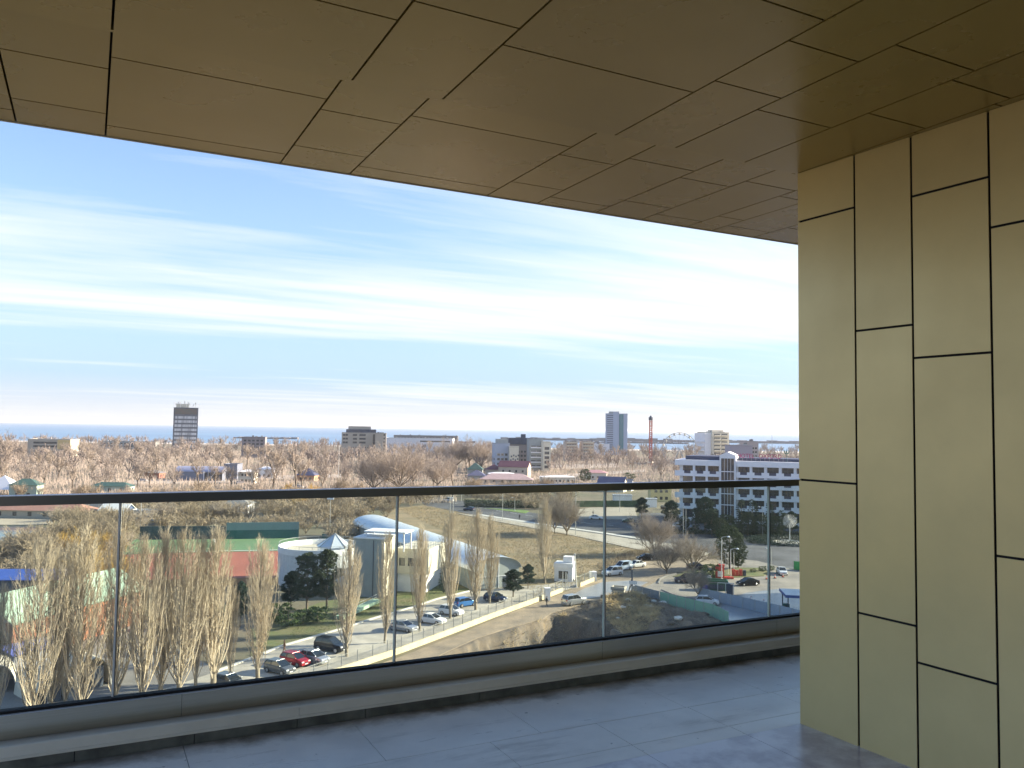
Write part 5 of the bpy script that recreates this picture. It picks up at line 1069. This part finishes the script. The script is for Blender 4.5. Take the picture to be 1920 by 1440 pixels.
# dry grass and reeds: meadow tufts, pit edge and heap
def tufts(name, label, poly, n_, h0, h1, r_, m, lean=.3, zf=None):
    tb_ = TB(); xs = [p[0] for p in poly]; ys = [p[1] for p in poly]; X = g_.uniform(min(xs), max(xs), n_*3); Y = g_.uniform(min(ys), max(ys), n_*3); ok = inside(poly, X, Y); X = X[ok][:n_]; Y = Y[ok][:n_]
    Z = zf(X, Y) if zf else np.full(X.shape, GZ)
    for x, y, z in zip(X, Y, Z): p = np.array([x, y, z]); tb_.twig(p, p+np.array([g_.normal(0, lean), g_.normal(0, lean), g_.uniform(h0, h1)]), r_)
    o = bpy.data.objects.new(name, tb_.mesh(name, m)); COL.objects.link(o); return tag(o, label, 'grass', kind='stuff')
def gh_(X, Y):
    from bisect import bisect_right
    Zo = np.empty(X.shape); gxa, gya = np.array(gx), np.array(gy)
    for k in range(len(X)):
        i = min(len(gx)-2, max(0, bisect_right(gx, X[k])-1)); j = min(len(gy)-2, max(0, bisect_right(gy, Y[k])-1)); fx = (X[k]-gx[i])/(gx[i+1]-gx[i]); fy = (Y[k]-gy[j])/(gy[j+1]-gy[j])
        Zo[k] = (ZZ[j, i]*(1-fx)+ZZ[j, i+1]*fx)*(1-fy)+(ZZ[j+1, i]*(1-fx)+ZZ[j+1, i+1]*fx)*fy
    return Zo
m_straw = mat('dry_straw', (0.52, 0.40, 0.22), 0.9, var=.3, scale=.8)
tufts('dry_reeds', 'dry straw and reeds tumbling over the earth heap', [P2(*p) for p in [(1130,1138),(1200,1128),(1240,1150),(1230,1185),(1170,1190),(1140,1165)]], 5200, .2, .9, .035, m_straw, .7, gh_)
tufts('dry_reeds', 'dry pale grass along the rim of the dirt pit', [P2(*p) for p in [(860,1222),(1020,1160),(1060,1150),(1070,1162),(1022,1180),(900,1235)]], 3600, .2, .8, .03, m_straw, .5, gh_)
tufts('rough_grass', 'rough weedy grass on the earth heap and yard edge', [P2(*p) for p in [(1040,1150),(1160,1118),(1290,1146),(1400,1190),(1240,1240),(1100,1180)]], 5200, .1, .5, .03, m_olive, .4, gh_)
tufts('meadow_tufts', 'brown tufts of winter grass over the open meadow', [P2(*p) for p in [(745,955),(800,948),(940,976),(1150,1018),(1245,1042),(1130,1080),(1090,1095),(1000,1125),(985,1062),(860,1010)]], 16000, .12, .5, .05, mat('tuft_grass', (0.34, 0.26, 0.15), .95, var=.3, scale=.1), .3)
tufts('verge_weeds', 'weeds on the bank behind the parked cars', [P2(*p) for p in [(1120,1060),(1180,1035),(1240,1025),(1250,1040),(1200,1050),(1130,1078)]], 2600, .3, 1.1, .05, m_olive, .3)
tufts('lawn_grass', 'short winter grass beside the drive kerb', [P2(*p) for p in [(529,1208),(705,1153),(870,1104),(840,1098),(700,1125),(560,1170)]], 9000, .05, .22, .03, m_shrub, .1)
# ================================================================ CARS
m_tyre = mat('tyre_rubber', (0.02, 0.02, 0.02), 0.9); m_rim = mat('wheel_rim', (0.45, 0.45, 0.46), 0.3, 0.8)
m_cgl = mat('car_glass', (0.015, 0.02, 0.025), 0.06, 0, spec=0.9); m_hl = mat('headlamp', (0.75, 0.76, 0.78), 0.15); m_tl = mat('tail_lamp', (0.35, 0.02, 0.02), 0.2); m_plate = mat('plate_white', (0.7, 0.7, 0.7), 0.5)
def paint(n, c, metal=0.35): return mat('paint_'+n, c, 0.22, metal, spec=0.6)
PT = {'white': paint('white', (.72,.73,.74), 0), 'silver': paint('silver', (.46,.47,.49), .6), 'grey': paint('grey', (.12,.13,.14)), 'black': paint('black', (.018,.019,.022)), 'red': paint('red', (.38,.02,.03)), 'blue': paint('blue', (.06,.20,.50)), 'pale blue': paint('paleblue', (.50,.60,.72), .1), 'green': paint('green', (.03,.075,.06)), 'navy': paint('navy', (.025,.04,.09)), 'plum': paint('plum', (.10,.08,.10))}
SH = {  # x stations (front +): x, deck z ; cabin polygon (x,z) ; dims
 'sedan': dict(L=4.5, W=1.76, deck=[(-2.25,.62),(-2.18,.98),(-1.35,1.02),(-1.0,1.0),(1.0,.96),(2.05,.80),(2.25,.60)], cab=[(-1.75,1.0),(-.85,1.42),(.25,1.44),(1.15,.95)], w=(-1.35,1.38), r=.31),
 'hatch': dict(L=4.0, W=1.74, deck=[(-2.0,.60),(-1.98,.98),(-1.3,1.02),(-.8,1.0),(.95,.98),(1.8,.82),(2.0,.58)], cab=[(-1.93,1.0),(-1.55,1.46),(.1,1.50),(1.1,.97)], w=(-1.25,1.25), r=.31),
 'suv': dict(L=4.5, W=1.84, deck=[(-2.25,.62),(-2.22,1.12),(-1.4,1.15),(-.8,1.13),(1.0,1.10),(2.05,.98),(2.25,.66)], cab=[(-2.15,1.12),(-1.9,1.70),(.2,1.74),(1.05,1.09)], w=(-1.38,1.42), r=.36),
 'van': dict(L=4.4, W=1.82, deck=[(-2.2,.62),(-2.18,1.12),(-1.3,1.14),(-.6,1.13),(1.2,1.08),(2.0,.92),(2.2,.62)], cab=[(-2.16,1.12),(-2.08,1.80),(.45,1.84),(1.35,1.07)], w=(-1.35,1.42), r=.33)}
def car(shape, col, label, px, py, yaw, details=True, at=None, cat='car', name='parked_car', group='parked cars'):
    S = SH[shape]; p = G(px, py) if at is None else Vector(at); t = thing(name, label, cat, (p.x, p.y, GZ+0.07), R(yaw), group)
    hw = S['W']/2; dk = S['deck']; m = PT[col]; b = MB(); vv_ = []; n_ = len(dk)
    def wx(x): u_ = abs(x)/(S['L']/2); return hw*(1-.16*max(0, u_-.62)**1.3/.38**1.3*.9)
    for x, z in dk:
        w_ = wx(x); lo = .22 if abs(x) < S['L']/2-.01 else .30; zm = lo+(z-lo)*.55
        vv_ += [(x, -w_*.93, lo), (x, -w_, zm), (x, -w_*.95, z-.03), (x, -w_*.80, z), (x, w_*.80, z), (x, w_*.95, z-.03), (x, w_, zm), (x, w_*.93, lo)]
    ff = []
    for i in range(n_-1):
        for k in range(8): a, c = i*8+k, i*8+(k+1) % 8; ff.append((a, c, c+8, a+8))
    ff += [tuple(range(8)), tuple(range((n_-1)*8, n_*8))[::-1]]
    b.add(vv_, ff)
    cb = S['cab']; r0 = [(cb[1][0]+.02, cb[1][1]), (cb[2][0]-.02, cb[2][1])]
    b.add([(x, s_*hw*.72, z+dz) for dz in (0, .035) for x, z in r0 for s_ in (-1, 1)], [(0,1,3,2),(4,6,7,5),(0,2,6,4),(1,5,7,3),(0,4,5,1),(2,3,7,6)])
    for s_ in (-1, 1):     # pillars
        b.bar((cb[0][0], s_*hw*.86, cb[0][1]), (cb[1][0], s_*hw*.71, cb[1][1]), .09, .05); b.bar((cb[3][0], s_*hw*.86, cb[3][1]), (cb[2][0], s_*hw*.71, cb[2][1]), .07, .05)
        mx_ = (cb[1][0]+cb[2][0])/2; b.bar((mx_-.05, s_*hw*.875, 1.0), (mx_-.02, s_*hw*.715, cb[1][1]), .07, .05)
        b.bar((cb[1][0], s_*hw*.715, cb[1][1]), (cb[2][0], s_*hw*.715, cb[2][1]), .06, .06)
        b.box(cb[3][0]-.30, cb[3][0]-.12, min(s_*hw*.97, s_*hw*1.10), max(s_*hw*.97, s_*hw*1.10), cb[3][1]+.04, cb[3][1]+.16)
    if shape == 'van': b.bar((-1.0, -hw*.85, 1.45), (-2.05, -hw*.80, 1.45), .05, .6).bar((-1.0, hw*.85, 1.45), (-2.05, hw*.80, 1.45), .05, .6)
    bo = b.build('body', m, t)
    md = bo.modifiers.new('bev', 'BEVEL'); md.width = .03; md.segments = 2; md.limit_method = 'ANGLE'
    gb = MB(); gv = [(x, s_*hw*(.84 if i in (0, 3) else .70), z-.005) for i, (x, z) in enumerate(cb) for s_ in (-1, 1)]
    gb.add(gv, [(0,1,3,2),(2,3,5,4),(4,5,7,6),(0,2,4,6),(1,7,5,3)]); gb.build('windows', m_cgl, t)
    for wxp in S['w']:
        for s_ in (-1, 1):
            y0, y1 = s_*(hw-.20), s_*(hw+.015); q = MB().tube((wxp, y0, S['r']), (wxp, y1, S['r']), S['r'], S['r'], 14).build('wheel', m_tyre, t)
            if details: MB().tube((wxp, y1, S['r']), (wxp, y1+s_*.012, S['r']), S['r']*.66, S['r']*.60, 10).build('rim', m_rim, q)
    xf, xb = S['L']/2, -S['L']/2; zf, zb_ = dk[-2][1]-.14, dk[1][1]-.14
    for s_ in (-1, 1):
        MB().cbox((xf-.10, s_*hw*.62, zf), (.16, .34, .13)).build('headlight', m_hl, t); MB().cbox((xb+.05, s_*hw*.68, zb_), (.13, .28, .17)).build('taillight', m_tl, t)
    MB().cbox((xb+.01, 0, .62), (.04, .5, .12)).build('number_plate', m_plate, t); MB().cbox((xf+.0, 0, .42), (.05, .5, .11)).build('number_plate', m_plate, t)
    MB().cbox((xf-.03, 0, .56), (.07, hw*.8, .10)).build('grille', m_dark, t)
    return t
CARS = [
 ('hatch','grey','dark grey hatchback at the near end of the poplar row',524,1262,-32),('hatch','red','red hatchback parked against the drive fence',553,1247,-32),('hatch','silver','silver hatchback beside the red one',590,1243,-32),('suv','black','black estate parked in the shade under a poplar',620,1221,-25),
 ('sedan','silver','silver saloon between the third and fourth fence poplars',756,1183,-30),('sedan','white','white saloon right of the silver saloon',809,1169,-25),('hatch','white','white hatchback below the forked poplar',846,1153,-28),('hatch','blue','bright blue hatchback beside the forked poplar',872,1137,40),('hatch','navy','dark blue car in the shade before the hall gable',929,1128,-25),('hatch','grey','grey car hidden behind the bend poplars',430,1290,-30),
 ('suv','silver','silver car leaving along the sandy road by the pit',1076,1134,38),('suv','white','white off-roader first in the roadside row',1148,1079,212),('van','pale blue','pale blue van behind the white off-roader',1168,1069,215),('sedan','white','white saloon third in the roadside row',1193,1064,212),('hatch','black','black hatchback near the tall bare tree',1210,1051,190),('suv','green','dark green car rear on beside the black hatchback',1237,1049,50),('hatch','white','white hatchback farthest in the roadside row',1247,1040,200),
 ('suv','plum','plum estate parked at the curved yard kerb',1286,1093,172),('sedan','silver','silver car half hidden behind the plum estate',1312,1088,175),('hatch','white','white hatchback with open door by the hoarding',1326,1134,-12),('sedan','black','black saloon driving out past the cones',1402,1098,198),('sedan','white','white saloon facing the viewer beyond the cones',1466,1077,262),('sedan','plum','plum car behind the branches of broad bare tree',1307,1068,0),
 ('sedan','white','white saloon in the hotel car park, first from the corner',1270,990,190),('hatch','silver','silver hatchback in the hotel car park beside the cypress cone',1300,993,195),('sedan','white','white saloon in the hotel car park before the stair tower',1345,995,195),('sedan','silver','silver saloon in the hotel car park behind the round tree',1385,997,195),('hatch','grey','grey hatchback at the hotel side of main road',1197,984,165),('hatch','green','dark green hatchback beside the grey one on main road',1178,980,175)]
for shape, col, lab, px, py, yaw in CARS: car(shape, col, lab, px, py, yaw, details=py > 1030)
for shape, col, lab, px, py, yaw in [('hatch','navy','dark blue car driving on the main road',879,958,160),('van','white','white van driving far along the main road',840,941,165),('sedan','white','white saloon driving past the sandy plaza',1117,974,-10),('sedan','plum','brown car behind the dark trunked roadside tree',1048,973,-15)]:
    car(shape, col, lab, px, py, yaw, False, name='moving_car', group='cars on the main road')
for i, (px, D, yaw, col, lab) in enumerate([(457,425,10,'white','white car parked right of the curved hall'),(4,322,20,'white','white car parked at the far edge yard'),(566,400,0,'white','white car between the leaning tree trunks'),(275,430,0,'silver','silver car beside the brick hut'),(1024,455,0,'silver','silver car by the long white shop row'),(1250,318,5,'black','black car before the yellow walled house')]):
    x, y = AT(px, D); car('hatch', col, lab, 0, 0, yaw, False, at=(x, y, GZ), group='distant parked cars')
# ================================================================ STREET FURNITURE
def mast(label, px, py, ty, r=.09, arm=None, head='flood', m=m_steel, name='lamp_post', dx=0.0, group='lamp posts'):
    p = G(px, py); h = (py-ty)/F*p.y; t = thing(name, label, 'lamp post', p, 0, group)
    MB().tube((0,0,0), (dx,0,h), r, r*.6, 7).build('pole', m, t); MB().tube((0,0,0),(0,0,.25),r*2.2,r*2.0,8).build('base', m, t)
    if arm: MB().tube((dx,0,h), (dx+arm,0,h+.25), r*.55, r*.4, 5).build('arm', m, t); MB().lathe([(.05,.22),(.34,.02),(.34,-.06),(.1,-.12)], 10, (dx+arm+.1, 0, h+.1)).build('lamp_head', m_hl if head != 'road' else m, t)
    elif head == 'flood': MB().box(dx-.9, dx+.9, -.15, .15, h-.1, h+.5).build('lamp_head', m_hl, t)
    return t
m_wpole = mat('pole_white', (.62,.61,.58), .6)
mast('white street lamp with domed head behind the red sculpture',1353,1087,1009,.10,1.3,'dome',m_wpole); mast('shorter white street lamp right of the flagpoles',1370,1084,1031,.10,1.3,'dome',m_wpole)
for px, py, ty, lab in [(844,961,926,'thin lamp post left of the pair on the main road'),(849.5,962,925,'thin lamp post right of the pair on main road'),(942,977,922,'tall lamp post on the pavement before main road'),(965,958,934,'short lamp post on the fresh grass strip'),(1079,1004,918,'tall lamp post on the pavement beside the glass seam'),(865,940,922,'far lamp post beyond the main road'),(1162,960,925,'lamp post at the sandy plaza'),(1281,1005,950,'left post of the pair by the hotel corner'),(1286,1006,953,'right post of the pair by the hotel corner'),(1430,1007,952,'tall lamp post before the hotel car park'),(1446,1066,1030,'lamp post beside the white saloon'),(618,1003,937,'floodlight mast behind the round building'),(263,1000,936,'floodlight mast by the blue fronted hut'),(222,1006,934,'thin mast left of the floodlight by the hut')]:
    mast(lab, px, py, ty, .10, None if 'mast' in lab or 'pair' in lab else -1.2, 'flood' if 'floodlight' in lab else 'road', m_steel)
mast('very tall thin white mast between the near poplars', 213, 1318, 948, .09, None, 'none', m_wpole, 'mast')
mast('lamp post in front of the curved hall', 422, 908, 880, .12, None, 'none', m_wpole); mast('thin post beside the curved hall', 390, 912, 880, .12, None, 'none', m_wpole); mast('tall post in the trees below the twin masts', 634, 915, 835, .14, None, 'none', m_steel, 'mast'); mast('steel mast beside the hut and floodlight', 230, 1000, 938, .10, None, 'none', m_steel, 'mast')
fl = 0
for px, lab in ((1361,'first white flagpole behind red sculpture'),(1365,'second white flagpole behind red sculpture'),(1376,'flagpole nearest the bright lawn')):
    p = G(px, 1078); t = thing('flagpole', lab, 'flagpole', p, 0, 'flagpoles'); MB().tube((0,0,0),(0,0,4.6),.07,.05,7).build('pole', m_wpole, t); MB().ball((0,0,4.65),.09,.09,.09).build('finial', m_wpole, t)
# dandelion fountain
fd = thing('fountain', 'round dandelion shaped metal fountain on a pole at the roundabout', 'fountain', (c0.x+.5, c0.y-1.5, GZ)); g_ = np.random.default_rng(3)
MB().tube((0,0,0),(0,0,5.9),.12,.10,8).build('pole', m_wpole, fd); dn = MB()
for k in range(170):
    z = 1-2*(k+.5)/170; a = k*2.39996; rr_ = math.sqrt(1-z*z); d = Vector((rr_*math.cos(a), rr_*math.sin(a), z)); cN = Vector((0,0,6.1)); dn.tube(cN, cN+d*1.75, .022, .022, 3, cap=False); dn.ball(cN+d*1.78, .06, .06, .06, 4, 3)
dn.build('spray_ball', m_wpole, fd); MB().lathe([(4.5,0),(4.5,.5),(4.2,.5),(4.2,.3)], 24, (0,0,0.02)).build('basin', m_kerb, fd)
# cones
def cone_(px, py, lab):
    t = thing('traffic_cone', lab, 'cone', G(px, py)+Vector((0,0,.1)), 0, 'traffic cones'); MB().cbox((0,0,.03),(.5,.5,.06)).build('base', m_dark, t); MB().lathe([(.19,0),(.13,.3)], 8, (0,0,.06)).lathe([(.09,.5),(.03,.75)], 8, (0,0,.06)).build('cone', mat('cone_red', (.62,.09,.04), .6), t); MB().lathe([(.13,0),(.09,.2)], 8, (0,0,.362)).build('stripe', m_whr, t)
for a in [(1437,1087,'traffic cone nearest the black saloon'),(1453,1085,'traffic cone between the other two by white saloon'),(1468,1083,'traffic cone right under the white saloon'),(1408,1127,'dark red cone on the wet forecourt'),(1432,1133,'second cone on the wet forecourt')]: cone_(*a)
# red sculpture pieces
m_red = mat('sculpture_red', (.58,.07,.055), .5)
sr = thing('red_sculpture', 'tall red block sculpture with sloping tail beside the street lamp', 'sculpture', G(1350, 1085), R(-10)); MB().box(-.9,.8,-.5,.5,0,2.5).box(-.3,.9,-.45,.45,2.5,2.9).build('block', m_red, sr); MB().prism([(0.91,-.5),(2.7,-.3),(2.7,.4),(0.91,.6)],0,.45).build('tail', m_red, sr); MB().box(-.5,.5,-.54,-.505,.5,1.6).build('plaque', m_whr, sr)
r3 = thing('red_letters', 'low row of red and dark upright blocks on the lawn edge', 'sculpture', G(1386, 1081), R(5))
for k in range(4): MB().box(-1.5+k*.78, -1.5+k*.78+.52, -.3, .3, 0, 1.5-(k % 2)*.2).build('block', m_red if k != 3 else m_dk, r3)
# people
m_cloth = mat('dark_clothes', (.035,.04,.05), .9); m_skin = mat('skin', (.42,.26,.18), .6); m_brown = mat('brown_coat', (.14,.07,.04), .9); m_hair = mat('hair', (.03,.02,.015), .8)
def person(label, px, py, yaw, h=1.75, coat=m_cloth, stride=.22):
    t = thing('person', label, 'person', G(px, py)+Vector((0,0,.07)), R(yaw), 'people walking outside')
    k = h/1.75; J = {'pel':(0,0,.92),'ch':(0,.0,1.30),'ne':(0,.01,1.50),'hd':(.02,0,1.60),'hl':(0,.10,.88),'hr':(0,-.10,.88),'kl':(stride*.6,.10,.48),'kr':(-stride*.35,-.10,.49),'al':(stride,.10,.06),'ar':(-stride*1.2,-.10,.12),'tl':(stride+.18,.11,.03),'tr':(-stride*1.2+.17,-.11,.03),'sl':(0,.19,1.40),'sr':(0,-.19,1.40),'el':(-.10,.24,1.12),'er':(.08,-.24,1.12),'wl':(-.02,.24,.88),'wr':(.24,-.23,.92)}
    E_ = [('pel','ch'),('ch','ne'),('ne','hd'),('pel','hl'),('pel','hr'),('hl','kl'),('kl','al'),('al','tl'),('hr','kr'),('kr','ar'),('ar','tr'),('ch','sl'),('ch','sr'),('sl','el'),('el','wl'),('sr','er'),('er','wr')]
    rd_ = {'pel':.15,'ch':.17,'ne':.06,'hd':.06,'hl':.10,'hr':.10,'kl':.065,'kr':.065,'al':.045,'ar':.045,'tl':.04,'tr':.04,'sl':.075,'sr':.075,'el':.05,'er':.05,'wl':.035,'wr':.035}
    ks = list(J); me = bpy.data.meshes.new('body'); me.from_pydata([tuple(c*k for c in J[q]) for q in ks], [(ks.index(a), ks.index(b)) for a, b in E_], []); me.materials.append(coat)
    o = bpy.data.objects.new('body', me); COL.objects.link(o); o.parent = t; md = o.modifiers.new('skin', 'SKIN'); sb_ = o.modifiers.new('sub', 'SUBSURF'); sb_.levels = 1; sb_.render_levels = 1
    for i, q in enumerate(ks): me.skin_vertices[0].data[i].radius = (rd_[q]*k,)*2
    me.skin_vertices[0].data[0].use_root = True
    MB().ball((.03*k,0,1.655*k),.095*k,.08*k,.12*k,10,8).ball((.125*k,0,1.645*k),.02,.018,.025,5,4).build('head', m_skin, t, True); MB().ball((.01*k,0,1.70*k),.105*k,.09*k,.10*k,10,8).build('hair', m_hair, t, True)
    for s_, w_ in ((1,'wl'),(-1,'wr')): c = J[w_]; MB().ball((c[0]*k,c[1]*k,(c[2]-.06)*k),.03,.022,.055,6,5).build('hand', m_skin, t, True)
    return t
person('person in dark clothes walking beside the low cream wall', 1025, 1139, 30); person('person in brown coat walking on the drive by the poplars', 533, 1226, 200, coat=m_brown)
person('person in dark clothes crossing the main road', 974, 975, 90); person('person in dark clothes standing on the sandy plaza', 1112, 967, 20)
# gate piers, low wall with mesh fence along the drive
m_cw = mat('cream_low_wall', (.62,.54,.36), .85, var=.1, scale=.6); m_mesh = mat('fence_wire', (.34,.34,.31), .7, .3)
def fence_run(label, pts, hw_=.8, hf=1.35, step=2.6):
    A = G(*pts[0]); t = thing('wire_fence', label, 'fence', A, 0)
    for a, b in zip(pts[:-1], pts[1:]):
        p, q = G(*a)-A, G(*b)-A; d = q-p; L_ = d.length; n_ = max(1, round(L_/step))
        MB().bar((p.x,p.y,hw_/2),(q.x,q.y,hw_/2),.28,hw_).build('base_wall', m_cw, t)
        w_ = MB()
        for i in range(9): z = hw_+.08+hf*i/8.5; w_.bar((p.x,p.y,z),(q.x,q.y,z),.014,.014)
        for i in range(int(L_/.22)): f_ = p+d*(i*.22/L_); w_.bar((f_.x,f_.y,hw_),(f_.x,f_.y,hw_+hf+.05),.010,.010)
        w_.bar((p.x,p.y,hw_+hf),(q.x,q.y,hw_+hf),.05,.05); w_.build('wire_mesh', m_mesh, t)
        for i in range(n_): f_ = p+d*(i/n_); MB().bar((f_.x,f_.y,0),(f_.x,f_.y,hw_+hf+.1),.09,.09).build('post', m_steel, t)
    return t
fence_run('wire mesh fence on a low cream wall along the sandy road', [(500,1320),(560,1292),(640,1262),(752,1224),(850,1187),(930,1156),(1000,1131),(1054,1110)])
fence_run('short wire fence on cream wall beyond the gate', [(1087,1101),(1113,1090)])
def pillar(label, px, py, w_, h, m, cap=True, name='gate_pillar'):
    t = thing(name, label, 'pillar', G(px, py), R(15)); MB().box(-w_/2,w_/2,-w_/2,w_/2,0,h).build('shaft', m, t); MB().box(-w_/2-.08,w_/2+.08,-w_/2-.08,w_/2+.08,h+.002,h+.14).build('cap', m, t); return t
pillar('white meter pillar on the low wall behind the walking person', 1026, 1126, .9, 2.1, m_white); pillar('white utility pillar beside the white off-roader', 1112, 1089, 1.1, 1.7, m_white); pillar('cream gate pillar at the hut entrance', 1084, 1101, .7, 1.9, m_cw)
lp = thing('utility_pole', 'leaning pale utility pole beside the gate hut', 'pole', G(1081, 1102)); MB().tube((0,0,0),(-.4,0,6.5),.14,.10,7).build('pole', m_wpole, lp); MB().bar((-.7,0,6.2),(-.1,0,6.2),.1,.1).build('crossarm', m_wpole, lp)
gp_ = thing('gate_frame', 'thin steel gate posts at the drive entrance', 'gate', G(1055, 1108), R(30)); MB().box(-.06,.06,-.06,.06,0,3.6).build('post', m_steel, gp_); MB().box(.62,.74,-.06,.06,0,3.4).build('post', m_steel, gp_); MB().box(1.0,1.08,-.05,.05,0,3.0).box(1.0,3.6,-.04,.04,1.5,1.58).box(1.0,3.6,-.04,.04,.3,.38).build('leaf', m_steel, gp_)
# hoardings
def hoarding(label, pts, h, m, name='hoarding', step=2.2, z0=0.05):
    A = G(*pts[0]); t = thing(name, label, 'hoarding', A, 0)
    for a, b in zip(pts[:-1], pts[1:]):
        p, q = G(*a)-A, G(*b)-A; d = q-p; n_ = max(1, round(d.length/step))
        for i in range(n_):
            s0, s1 = p+d*(i/n_), p+d*((i+.985)/n_); MB().bar((s0.x,s0.y,z0+h/2),(s1.x,s1.y,z0+h/2),.05,h).build('sheet', m, t)
            MB().bar((s0.x,s0.y-.08,0),(s0.x,s0.y-.08,z0+h+.12),.08,.08).build('post', m_steel, t)
    return t
hoarding('grey blue sheet hoarding left of the green one', [(1190,1118),(1236,1131)], 2.0, mat('hoarding_blue', (.20,.25,.30), .5, .2))
hoarding('pale green sheet hoarding below the white hatchback', [(1237,1131),(1285,1144),(1337,1157),(1366,1172)], 2.0, mat('hoarding_green', (.26,.46,.33), .55))
hoarding('long translucent grey hoarding across the wet yard', [(1310,1122),(1370,1136),(1439,1152),(1510,1170)], 1.9, mat('hoarding_grey', (.30,.35,.42), .4))
hoarding('green sheet barrier at the far side of the yard', [(1488,1068),(1530,1072)], 1.8, mat('barrier_green', (.05,.34,.10), .5))
# wooden sign post and debris hut at the pit edge
sgp = thing('sign_post', 'dark wooden post with two pale boards at the pit edge', 'sign post', G(1185, 1124), R(-15)); MB().box(-.12,.12,-.12,.12,0,5.2).build('post', m_dk, sgp); MB().bar((-.9,0,0),(-.1,0,3.6),.1,.1).bar((-1.3,.3,0),(-.1,0,2.6),.1,.1).bar((.9,.2,0),(.1,0,2.4),.1,.1).build('brace', m_bark, sgp); MB().box(-.5,.9,-.2,-.13,2.7,3.3).build('board', m_whr, sgp); MB().box(-.1,.9,-.2,-.13,1.8,2.4).build('board', m_pave, sgp)
dh_ = bld('debris_box', 'small grey concrete box beside the wooden sign post', 1158, 1122, 2.2, 1.6, 1.5, -20, m_conc, 'box'); MB().box(-.8,.6,-.05,-.005,.3,1.1).build('panel', m_dk, dh_)
# bins and shelter by the black saloon
for px, col_, lab in ((1321,(.10,.10,.28),'blue waste container under the small bare tree'),(1362,(.05,.09,.16),'navy waste container right of the green one')):
    bn = thing('waste_container', lab, 'bin', G(px, 1106), R(-12), 'waste containers'); MB().box(-.75,.75,-.5,.5,.15,1.25).build('body', mat('bin_'+str(px), col_, .5), bn); MB().lathe([(.52,0),(.50,.2),(.2,.4)], 10, (0,0,1.25)).build('lid', mat('bin_'+str(px), col_, .5), bn)
gs_ = bld('green_shed', 'low dark green box shed between the waste containers', 1342, 1108, 4.2, 1.8, 1.5, -12, mat('shed_green', (.04,.12,.07), .6), 'shed'); MB().box(-1.5,1.5,-.05,-.005,.3,1.2).build('panel', m_dk, gs_)
sf = thing('goal_frame', 'white steel portal frame with dark panel by the sheds', 'frame', G(1361, 1118), R(-12)); MB().box(-1.5,-1.38,0,.12,0,2.3).box(-.1,.02,0,.12,0,2.29).box(1.3,1.42,0,.12,0,2.3).box(-1.5,1.42,0,.12,2.301,2.42).build('frame', m_wpole, sf); MB().box(.1,1.25,.02,.08,0,2.2).build('panel', m_dk, sf)
# filling point canopy at the right
cn = thing('canopy', 'blue edged flat canopy with dark posts beside the wet yard', 'canopy', G(1500, 1150), R(-8)); MB().box(-2.6,6,-2,4,2.9,3.25).build('roof', m_whr, cn); MB().box(-2.66,6,-2.06,-2.01,2.85,3.3).box(-2.66,-2.61,-2,4,2.85,3.3).build('edge', mat('canopy_blue', (.04,.09,.28), .5), cn)
for x, y in ((-2.2,-1.6),(-2.2,3.4),(2.5,-1.6)): MB().box(x-.08,x+.08,y-.08,y+.08,0,2.89).build('post', m_dk, cn)
pm = thing('pump_box', 'dark green cabinet under the blue edged canopy', 'cabinet', G(1474, 1150), R(-8)); MB().box(-.5,.5,-.4,.4,.1,1.6).build('body', mat('cab_green', (.03,.12,.10), .5), pm); MB().box(-.3,.3,-.44,-.405,.8,1.4).build('panel', m_win, pm)
cu = MB(); cpts = [(1234,1095),(1238,1086),(1252,1080),(1268,1077)]
for a, b in zip(cpts[:-1], cpts[1:]): A, B = G(*a), G(*b); cu.bar((A.x,A.y,GZ+.14),(B.x,B.y,GZ+.14),.25,.22)
for a, b in (((1241,1107),(1262,1116)),((1262,1116),(1300,1126))): A, B = G(*a), G(*b); cu.bar((A.x,A.y,GZ+.12),(B.x,B.y,GZ+.12),.25,.2)
tag(cu.build('kerb_stones', m_roofg), None, None, kind='structure')
# litter and rubble on the heap
spots = []
while len(spots) < 36:
    x = rs.uniform(12, 46); y = rs.uniform(118, 147)
    if sdist(heap, np.array([x]), np.array([y]))[0] >= 0.5: spots.append((x/y, x, y))
cnt2 = [0, 0]
for i, (_, x, y) in enumerate(sorted(spots)):
    z = gh_(np.array([x]), np.array([y]))[0]; s_ = rs.uniform(.25, .8); q = MB().ball((0,0,0), s_, s_*.8, s_*.5, 7, 5); q.v = [(a+rs.uniform(-.12,.12)*s_, b_+rs.uniform(-.12,.12)*s_, c+rs.uniform(-.12,.12)*s_) for a, b_, c in q.v]
    pale = i % 2; o = q.build('concrete_lump' if pale else 'earth_clod', m_kerb if pale else m_dirt, None, loc=(x, y, z+s_*.2)); cnt2[pale] += 1
    tag(o, '%s, %s from the left on the earth heap' % ('pale lump of broken concrete' if pale else 'brown clod of dug earth', ORD[cnt2[pale]-1]), 'lump', ('pale lumps' if pale else 'brown clods')+' on the earth heap')

# ================================================================ HAZE
hm = bpy.data.materials.new('haze_air'); hm.use_nodes = True; ht_ = hm.node_tree; ht_.nodes.clear()
ho_ = ht_.nodes.new('ShaderNodeOutputMaterial'); pv = ht_.nodes.new('ShaderNodeVolumePrincipled'); pv.inputs['Color'].default_value = (0.93, 0.95, 1.0, 1); pv.inputs['Density'].default_value = 0.00006; pv.inputs['Anisotropy'].default_value = 0.2
ht_.links.new(pv.outputs[0], ho_.inputs['Volume'])
hzb = MB().box(-61000, 61000, -900, 71000, GZ-8, 48).build('haze', hm); tag(hzb, 'thin pale sea haze over the park and town', 'haze', kind='stuff')
